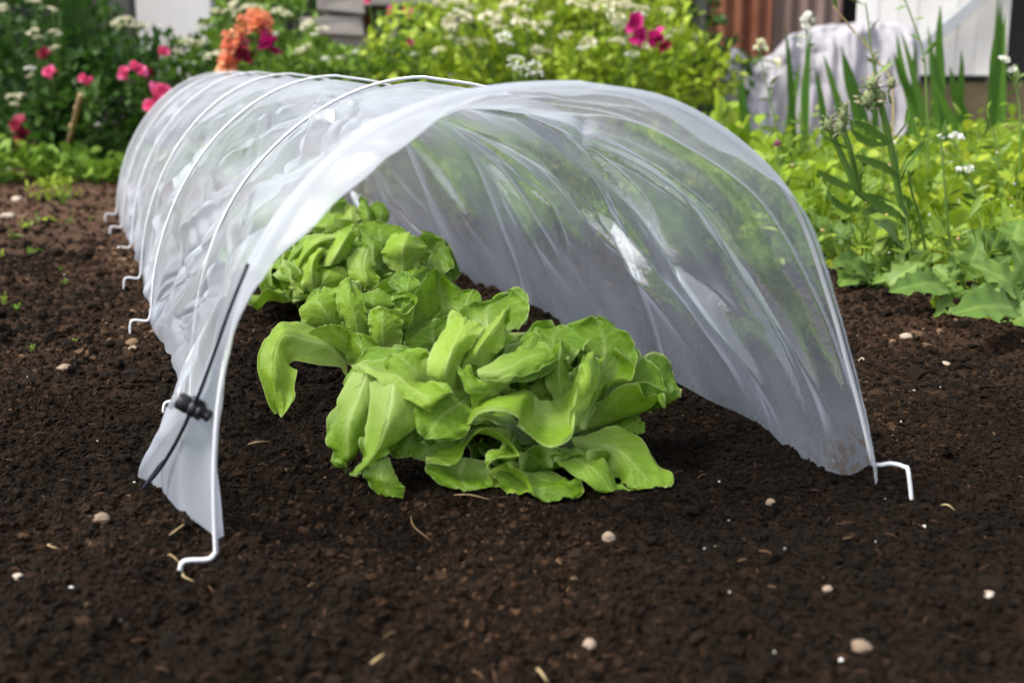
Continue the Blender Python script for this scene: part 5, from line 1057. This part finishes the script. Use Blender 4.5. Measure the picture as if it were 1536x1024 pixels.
# ---- tall bolting weed in the foreground of the bed
root = thing('tall_weed', 'tall branching weed with narrow leaves and fuzzy buds at the bed edge', 'weed', G(1362, 425))
YW = 1.93
def wp(px, py, dd=0): return P(px, py, YW + dd * .01)
st = MB()
addtube(st, spline([LOC[root] - [0, 0, .01], wp(1362, 380), wp(1358, 335), wp(1348, 290), wp(1340, 240), wp(1333, 205), wp(1322, 160), wp(1314, 148)], 40), np.linspace(.0060, .0050, 40), 8)
st.build('main_stem', M['weed'], root)
for pts, r0, r1 in [([(1352, 322, 0), (1330, 312, 2), (1305, 300, 3), (1285, 285, 3), (1270, 250, 3), (1254, 215, 3), (1244, 190, 3)], .0065, .0046), ([(1290, 290, 3), (1283, 260, 2), (1275, 225, 1), (1266, 195, 1), (1268, 180, 1)], .005, .004), ([(1350, 310, -1), (1347, 260, -2), (1345, 225, -2)], .002, .0016), ([(1395, 420, 1), (1380, 330, 1), (1368, 290, 1), (1362, 255, 1)], .0026, .0018), ([(1336, 155, 0), (1333, 140, 0), (1335, 128, 0)], .002, .0015)]:
    st = MB(); addtube(st, spline([wp(*q) for q in pts], 24), np.linspace(r0, r1, 24), 7); st.build('stem', M['weed'], root)
def nleaf(pts, w, k):
    pa = spline([wp(*q) for q in pts], 20); s = np.linspace(0, 1, 20); ww = 1.3 * w * (np.sin(np.pi * (s * .9 + .08)) ** .6) + .0004
    v, f = strip(pa, ww, (.3, -.35, 1.), .35, 7); v = v + .0006 * np.sin(v[:, :1] * 900); obj('leaf', v, f, M['weed'], root, attrs={'tint': np.full(len(v), .35 + .1 * (k % 4))})
for k, (pts, w) in enumerate([([(1335, 215, -1), (1318, 203, -4), (1300, 190, -6), (1280, 182, -7)], .0042), ([(1332, 216, -1), (1310, 215, -4), (1290, 207, -6), (1278, 195, -7)], .004), ([(1338, 214, 0), (1350, 200, 2), (1360, 185, 3), (1362, 162, 3)], .0036), ([(1345, 265, -1), (1325, 250, -4), (1300, 240, -6), (1283, 233, -7)], .0048),
      ([(1348, 268, 0), (1360, 240, 2), (1375, 225, 3), (1390, 205, 4)], .0046), ([(1350, 275, -1), (1358, 250, -3), (1372, 232, -5), (1386, 210, -6)], .0036), ([(1352, 325, -1), (1330, 312, -4), (1308, 300, -5), (1292, 288, -6)], .005), ([(1282, 283, 2), (1260, 275, 0), (1240, 265, -1), (1226, 255, -2)], .0046), ([(1288, 285, 2), (1290, 260, 0), (1296, 245, -1), (1294, 222, -1)], .004),
      ([(1290, 314, 1), (1268, 312, -1), (1250, 300, -2), (1240, 285, -2)], .004), ([(1356, 330, 0), (1366, 315, 2), (1362, 300, 2), (1352, 292, 2)], .0036), ([(1270, 222, 3), (1252, 214, 2), (1236, 205, 2), (1232, 196, 2)], .0016), ([(1272, 212, 1), (1279, 195, 0), (1276, 182, 0), (1270, 178, 0)], .0016), ([(1345, 310, 2), (1325, 300, 4), (1312, 295, 5), (1296, 292, 5)], .004)]): nleaf(pts, w, k)
def bud(px, py, dd, s, n_, seed, tall=1.3):
    rr = np.random.default_rng(seed); s *= 1.12; c = wp(px, py, dd); pos, d = in_blob(n_, c, np.array([s, s, s * tall]), rr, .2)
    v, f, t = leaf_cloud(pos, np.full(n_, s * .75), d + [0, 0, .9], seed, .4, tint=rr.uniform(0, 1, n_)); mb = MB(); mb.add(v, f, t); b = ico2(1); mb.add(b[0] * [s * .7, s * .7, s * tall * .8] + c, b[1], .4); mb.build('flower_bud', M['bud'], root)
for k, b in enumerate([(1308, 128, 0, .012, 60), (1302, 148, -1, .013, 60), (1322, 146, 0, .010, 40), (1337, 125, 0, .008, 36), (1243, 185, 3, .010, 50), (1266, 170, 1, .008, 40), (1260, 190, 1, .010, 46), (1268, 160, 1, .006, 30)]): bud(*b[:4], b[4], 760 + k)
# ---- thin stems with small white flowers
THIN = [('leaning stem with a bunch of cream white buds left of the sword leaves', [(1175, 260), (1160, 170), (1148, 120), (1138, 70)], 2.9, [(1138, 66, .018), (1134, 74, .014), (1146, 74, .012), (1163, 95, .014), (1168, 102, .01)]),
        ('straight stem with white cross flowers at its tip before the polythene', [(1205, 260), (1202, 150), (1208, 90), (1211, 35)], 3., [(1211, 26, .014), (1204, 33, .014), (1217, 33, .014), (1209, 42, .014), (1203, 58, .012), (1198, 70, .01)]),
        ('thin forked stem with green seed pods near the weed top', [(1325, 230), (1318, 140), (1308, 85), (1302, 30), (1298, 5)], 2.5, []),
        ('bare curved reddish stem arching before the polythene', [(1340, 150), (1315, 90), (1285, 52), (1250, 10)], 2.6, [(1283, 53, .006)]),
        ('tall stem with green pods before the white door', [(1392, 250), (1390, 150), (1385, 80), (1365, 20), (1355, -5)], 2.6, []),
        ('upright stem with white flowers on its top right of the weed', [(1425, 380), (1418, 290), (1412, 220), (1410, 205)], 2.0, [(1432, 205, .011), (1425, 208, .008), (1440, 208, .008), (1410, 206, .007)]),
        ('short stem with a white flower low in the bed', [(1470, 340), (1462, 290), (1448, 258)], 2.05, [(1447, 255, .010), (1438, 256, .008), (1455, 254, .008)]),
        ('stem with white cross flowers at the right frame edge', [(1530, 250), (1528, 150), (1512, 110), (1505, 95)], 2.4, [(1504, 90, .014), (1520, 106, .012), (1512, 108, .008)]),
        ('dark stem rising alone near the right edge', [(1500, 300), (1497, 240), (1490, 195), (1484, 185)], 2.3, []),
        ('small purple flower on a stem close to the plastic shoulder', [(1180, 330), (1172, 270), (1166, 222)], 2.2, [(1166, 220, .012)])]
M['purple'] = tint_mat('purple_petals', [(0, (.12, .03, .06)), (1, (.26, .08, .15))], .6, .3)
for k, (lab, pts, Y, fls) in enumerate(THIN):
    g0 = P(*pts[0], Y); ft = np.array([g0[0], Y, -.01]); root = thing('wild_flower', lab, 'wild flower', ft, 'thin flowering stems in the bed')
    st = MB(); pa = spline([ft] + [P(*q, Y) for q in pts], 30); addtube(st, pa, np.linspace(.0026, .0014, 30), 6, .8 if 'reddish' in lab else .5); st.build('stem', M['straw' if 'reddish' in lab else 'stem'], root)
    rr = np.random.default_rng(800 + k)
    for j, (px, py, s) in enumerate(fls):
        place_mesh(rose(800 + k * 10 + j, s * .95, 7), P(px, py, Y), (rr.normal(0, .3), -.7, .8), 'flower', M['purple' if 'purple' in lab else ('cream' if k == 0 else 'white')], root)
        mb = MB(); addtube(mb, spline([pa[-4], (pa[-4] + P(px, py, Y)) / 2 + [0, 0, .004], P(px, py, Y)], 6), .0009, 5); mb.build('flower_stalk', M['stem'], root)
    n_ = 7; i = rr.integers(8, 29, n_); pos = pa[i]; d = np.stack([rr.normal(0, 1, n_), rr.normal(0, .6, n_), rr.uniform(.5, 1.4, n_)], -1)
    v, f, t = leaf_cloud(pos, np.full(n_, .035), d * 2, 820 + k, .28 if k != 4 else .3); mb = MB(); mb.add(v, f, t); mb.build('leaves', M['stem'], root)
# ---- rosettes of lobed leaves along the bed edge
M['edge_leaf'] = leafy('edge_leaf', (.07, .145, .025), (.135, .235, .042), (.24, .35, .08), .3, ns=30)
def rosette_plant(lab, base, leaves, seed, mat='edge_leaf'):
    root = thing('edge_plant', lab, 'weed', base, 'lobed leaf plants along the bed edge')
    for k, (b, t, w, nrm_, lob, dep) in enumerate(leaves):
        v, f, tn = lobed_leaf(b, t, w, nrm_, seed + k, lob, dep); v[:, 2] = np.maximum(v[:, 2], soil_h(v[:, 0], v[:, 1]) + .003)
        obj('leaf', v, f, M[mat], root, attrs={'tint': np.clip(tn + .08 * ((k * 7) % 5 - 2), 0, 1)})
    return root
EDGE = [('big scalloped leaf plant lowest on the bank at the right edge', 1530, 505, [((1536, 512), (1428, 470), .020, 5, .16, -.3), ((1536, 505), (1500, 440), .014, 4, .2, .2), ((1530, 500), (1455, 395), .016, 4, .2, .1), ((1528, 495), (1540, 420), .014, 4, .2, .3), ((1525, 490), (1515, 360), .016, 5, .25, .5)]),
        ('plant with arching serrated leaf resting on the earth bank', 1432, 480, [((1430, 478), (1334, 438), .016, 6, .2, -.2), ((1435, 475), (1400, 400), .013, 4, .2, .3), ((1438, 470), (1432, 375), .019, 4, .18, .3), ((1440, 470), (1470, 360), .013, 4, .2, .5), ((1436, 478), (1400, 485), .010, 3, .2, -.2), ((1430, 470), (1395, 440), .012, 3, .2, 0)]),
        ('spoon leaf plant next to the tall weed stem', 1345, 440, [((1344, 430), (1293, 320), .022, 2, .05, -.4), ((1340, 435), (1300, 400), .014, 4, .2, .1), ((1338, 435), (1275, 410), .014, 4, .2, -.2), ((1350, 435), (1345, 360), .015, 4, .2, .4), ((1335, 430), (1315, 360), .016, 4, .2, .3), ((1350, 438), (1385, 385), .014, 4, .25, .3)]),
        ('low leafy plant touching the right side of the plastic', 1290, 455, [((1290, 450), (1250, 395), .014, 4, .2, .1), ((1295, 450), (1285, 385), .015, 4, .2, .3), ((1300, 452), (1330, 450), .011, 3, .2, 0), ((1290, 455), (1258, 430), .012, 3, .2, -.1), ((1300, 450), (1315, 400), .014, 4, .2, .3)]),
        ('upright serrated leaves behind the scalloped leaf plant', 1495, 460, [((1495, 455), (1475, 345), .014, 5, .25, .5), ((1500, 455), (1530, 330), .018, 5, .25, .5), ((1490, 458), (1462, 420), .012, 4, .2, .1), ((1500, 455), (1490, 350), .014, 5, .25, .5), ((1488, 455), (1445, 345), .015, 5, .25, .4)]),
        ('cluster of toothed leaves in the shade behind the arching leaf', 1400, 415, [((1400, 410), (1375, 350), .018, 4, .25, .3), ((1400, 410), (1425, 335), .02, 4, .25, .4), ((1395, 412), (1360, 400), .014, 4, .25, .1), ((1405, 412), (1440, 400), .014, 4, .25, .1), ((1400, 410), (1398, 330), .016, 4, .25, .5)]),
        ('leafy tuft between the plastic wall and the bed', 1262, 400, [((1262, 398), (1240, 340), .013, 4, .2, .2), ((1262, 398), (1275, 335), .013, 4, .2, .3), ((1265, 400), (1295, 365), .013, 4, .2, .2), ((1258, 400), (1235, 380), .011, 3, .2, 0)]),
        ('leafy tuft high behind the toothed leaves at right', 1450, 380, [((1450, 378), (1430, 310), .016, 4, .2, .3), ((1450, 378), (1475, 300), .016, 4, .2, .4), ((1452, 380), (1495, 345), .014, 4, .2, .2), ((1446, 380), (1412, 350), .014, 4, .2, .1)])]
for k, (lab, bx, by, lv) in enumerate(EDGE):
    base = G(bx, by); base[2] = 0; L_ = []
    for j, (b, t, w, lob, dep, up) in enumerate(lv):
        gb = G(*b); gb[2] = soil_h(gb[0], gb[1]) + .004
        Yt = gb[1] - (.05 if up < .2 else .0) + .02 * ((j * 3) % 4 - 1.5); pt = P(*t, Yt)
        if pt[2] < .008: pt = G(*t); pt[2] = .012
        L_.append((gb, pt, w * gb[1] / 1.75 * 1.5, np.array([.15 * (-1) ** j, -.75, .65 + .3 * (up < .1)]), lob, dep))
    rr = np.random.default_rng(1100 + k)
    for j in range(9):
        a = rr.uniform(0, 6.28); el = rr.uniform(.15, 1.2); Lf = rr.uniform(.05, .11); o = base + [rr.normal(0, .02), rr.normal(0, .02), .004]
        L_.append((o, o + Lf * np.array([math.cos(a) * math.cos(el), math.sin(a) * math.cos(el) - .2, math.sin(el)]), Lf * rr.uniform(.16, .24), np.array([-.4 * math.cos(a), -.6, .75]), int(rr.integers(3, 6)), rr.uniform(.12, .25)))
    rosette_plant(lab, base, L_, 900 + 20 * k)

BACK = [(1245, 385, 'leafy weed squeezed against the plastic wall low down'), (1285, 372, 'soft leafy weed behind the spoon leaf plant'), (1322, 395, 'leafy weed at the foot of the tall weed on its left'), (1385, 372, 'leafy weed at the foot of the tall weed on its right'), (1420, 392, 'leafy weed behind the toothed leaf cluster'), (1462, 402, 'leafy weed with upright leaves in front of the white flower stem'),
        (1505, 392, 'leafy weed below the white cross flowers at right'), (1532, 420, 'leafy weed cut by the right frame edge'), (1360, 345, 'leafy weed halfway up behind the tall weed stem'), (1445, 345, 'leafy weed in the right part behind the tufts'), (1300, 330, 'leafy weed among yellow ground cover left of the tall weed'), (1500, 340, 'leafy weed among yellow ground cover at right')]
for k, (px, py, lab) in enumerate(BACK):
    base = G(px, py + 25); base[2] = 0; rr = np.random.default_rng(1200 + k); L_ = []
    for j in range(10):
        a = rr.uniform(0, 6.28); el = rr.uniform(.35, 1.25); Lf = rr.uniform(.07, .14)
        tip = base + Lf * np.array([math.cos(a) * math.cos(el), math.sin(a) * math.cos(el) - .15, math.sin(el)])
        L_.append((base + [0, 0, .004], tip, Lf * rr.uniform(.17, .26), np.array([-.4 * math.cos(a), -.5, .8]), int(rr.integers(2, 5)), rr.uniform(.08, .25)))
    rosette_plant(lab, base, L_, 1300 + 10 * k, ('edge_leaf', 'herb', 'lime_leaf')[k % 3])

# tangle of thin weeds standing over the ground cover: stems, small leaves and specks of blossom
xb, yb, db = bed_points(900, .06, 2.6, 3.6, 46); rr = np.random.default_rng(47); mb = MB(); fl_ = MB(); b0 = ico2(0)
for q in range(len(xb)):
    hh = rr.uniform(.08, .24) * (1 + .3 * vnoise(np.array([xb[q] * 3., yb[q] * 3.]), 8)); a = np.array([xb[q], yb[q], -.005]); b = a + [rr.normal(0, .05), rr.normal(0, .03), hh]
    pa = spline([a, (a + b) / 2 + [rr.normal(0, .012), rr.normal(0, .01), .012], b], 9); addtube(mb, pa, np.linspace(.0017, .0008, 9), 5, .35)
    n_ = int(rr.integers(4, 9)); i = rr.integers(2, 9, n_); d = np.stack([rr.normal(0, 1, n_), rr.normal(-.2, .6, n_), rr.uniform(.2, 1.4, n_)], -1)
    v, f, t = leaf_cloud(pa[i], np.full(n_, rr.uniform(.015, .045)), d * 2, 5000 + q, rr.uniform(.2, .55)); mb.add(v, f, t)
    for j in range(int(rr.integers(0, 2))):
        e = pa[rr.integers(4, 9)] + [rr.normal(0, .018), rr.normal(0, .01), rr.uniform(.0, .03)]; addtube(mb, [pa[5], (pa[5] + e) / 2 + [0, 0, .004], e], .0006, 4, .4)
        v, f = lumps(e[None], np.array([rr.uniform(.0014, .0034)]), b0, .15, .8, 6000 + q * 3 + j); fl_.add(v, f, rr.uniform(0, 1))
tag(mb.build('wild_weeds', M['herb']), 'tangle of thin weed stems standing over the yellow green ground cover', 'weeds', kind='stuff')
M['speck'] = tint_mat('blossom_specks', [(0, (.75, .75, .68)), (.4, (.80, .78, .62)), (.6, (.62, .30, .12)), (.8, (.42, .45, .66)), (1, (.72, .6, .12))], .6, .2)
tag(fl_.build('tiny_blossoms', M['speck']), 'tiny white, orange and blue blossoms scattered over the weeds', 'blossoms', kind='stuff')
EXPO = 1.18
# ================================================================= light, camera, render
sc = bpy.context.scene
w = D.worlds.new('World'); sc.world = w; w.use_nodes = True
nt = w.node_tree; nt.nodes.clear()
wo = nt.nodes.new('ShaderNodeOutputWorld'); bg = nt.nodes.new('ShaderNodeBackground'); sky = nt.nodes.new('ShaderNodeTexSky')
SUN_EL, SUN_AZ = 54., -112.             # azimuth clockwise from the view direction (+Y)
sky.sky_type = 'NISHITA'; sky.sun_disc = False; sky.sun_elevation = math.radians(SUN_EL); sky.sun_rotation = math.radians(SUN_AZ)
sky.air_density = 1.; sky.dust_density = 3.; sky.ozone_density = 1.
hs = nt.nodes.new('ShaderNodeHueSaturation'); hs.inputs['Saturation'].default_value = .40
nt.links.new(sky.outputs[0], hs.inputs['Color']); nt.links.new(hs.outputs[0], bg.inputs[0]); bg.inputs[1].default_value = .15
nt.links.new(bg.outputs[0], wo.inputs[0])
ld = D.lights.new('sun', 'SUN'); ld.energy = 1.8; ld.angle = math.radians(12); ld.color = (1., .95, .87)
lo = D.objects.new('sun', ld); C.objects.link(lo)
a, e = math.radians(SUN_AZ), math.radians(SUN_EL)
dirv = Vector((math.sin(a) * math.cos(e), math.cos(a) * math.cos(e), math.sin(e)))
lo.rotation_euler = dirv.to_track_quat('Z', 'Y').to_euler(); lo.location = dirv * 10
cam = D.cameras.new('camera'); co = D.objects.new('camera', cam); C.objects.link(co); sc.camera = co
cam.sensor_fit = 'HORIZONTAL'; cam.sensor_width = 36.; cam.lens = F / 1536 * 36.
cam.clip_start = .02; cam.clip_end = 300.
co.location = (0, 0, CAMZ); co.rotation_euler = (math.pi / 2 - PITCH, 0, 0)
cam.dof.use_dof = True; cam.dof.focus_distance = 1.30; cam.dof.aperture_fstop = 5.4
sc.view_settings.view_transform = 'Standard'; sc.view_settings.look = 'None'; sc.view_settings.gamma = 1.; sc.view_settings.exposure = EXPO
cy = sc.cycles
cy.use_denoising = True
try: cy.denoiser = 'OPENIMAGEDENOISE'
except Exception: pass
cy.max_bounces = 10; cy.transparent_max_bounces = 24; cy.diffuse_bounces = 4; cy.transmission_bounces = 8; cy.glossy_bounces = 4
cy.sample_clamp_indirect = 6.; cy.caustics_reflective = False; cy.caustics_refractive = False
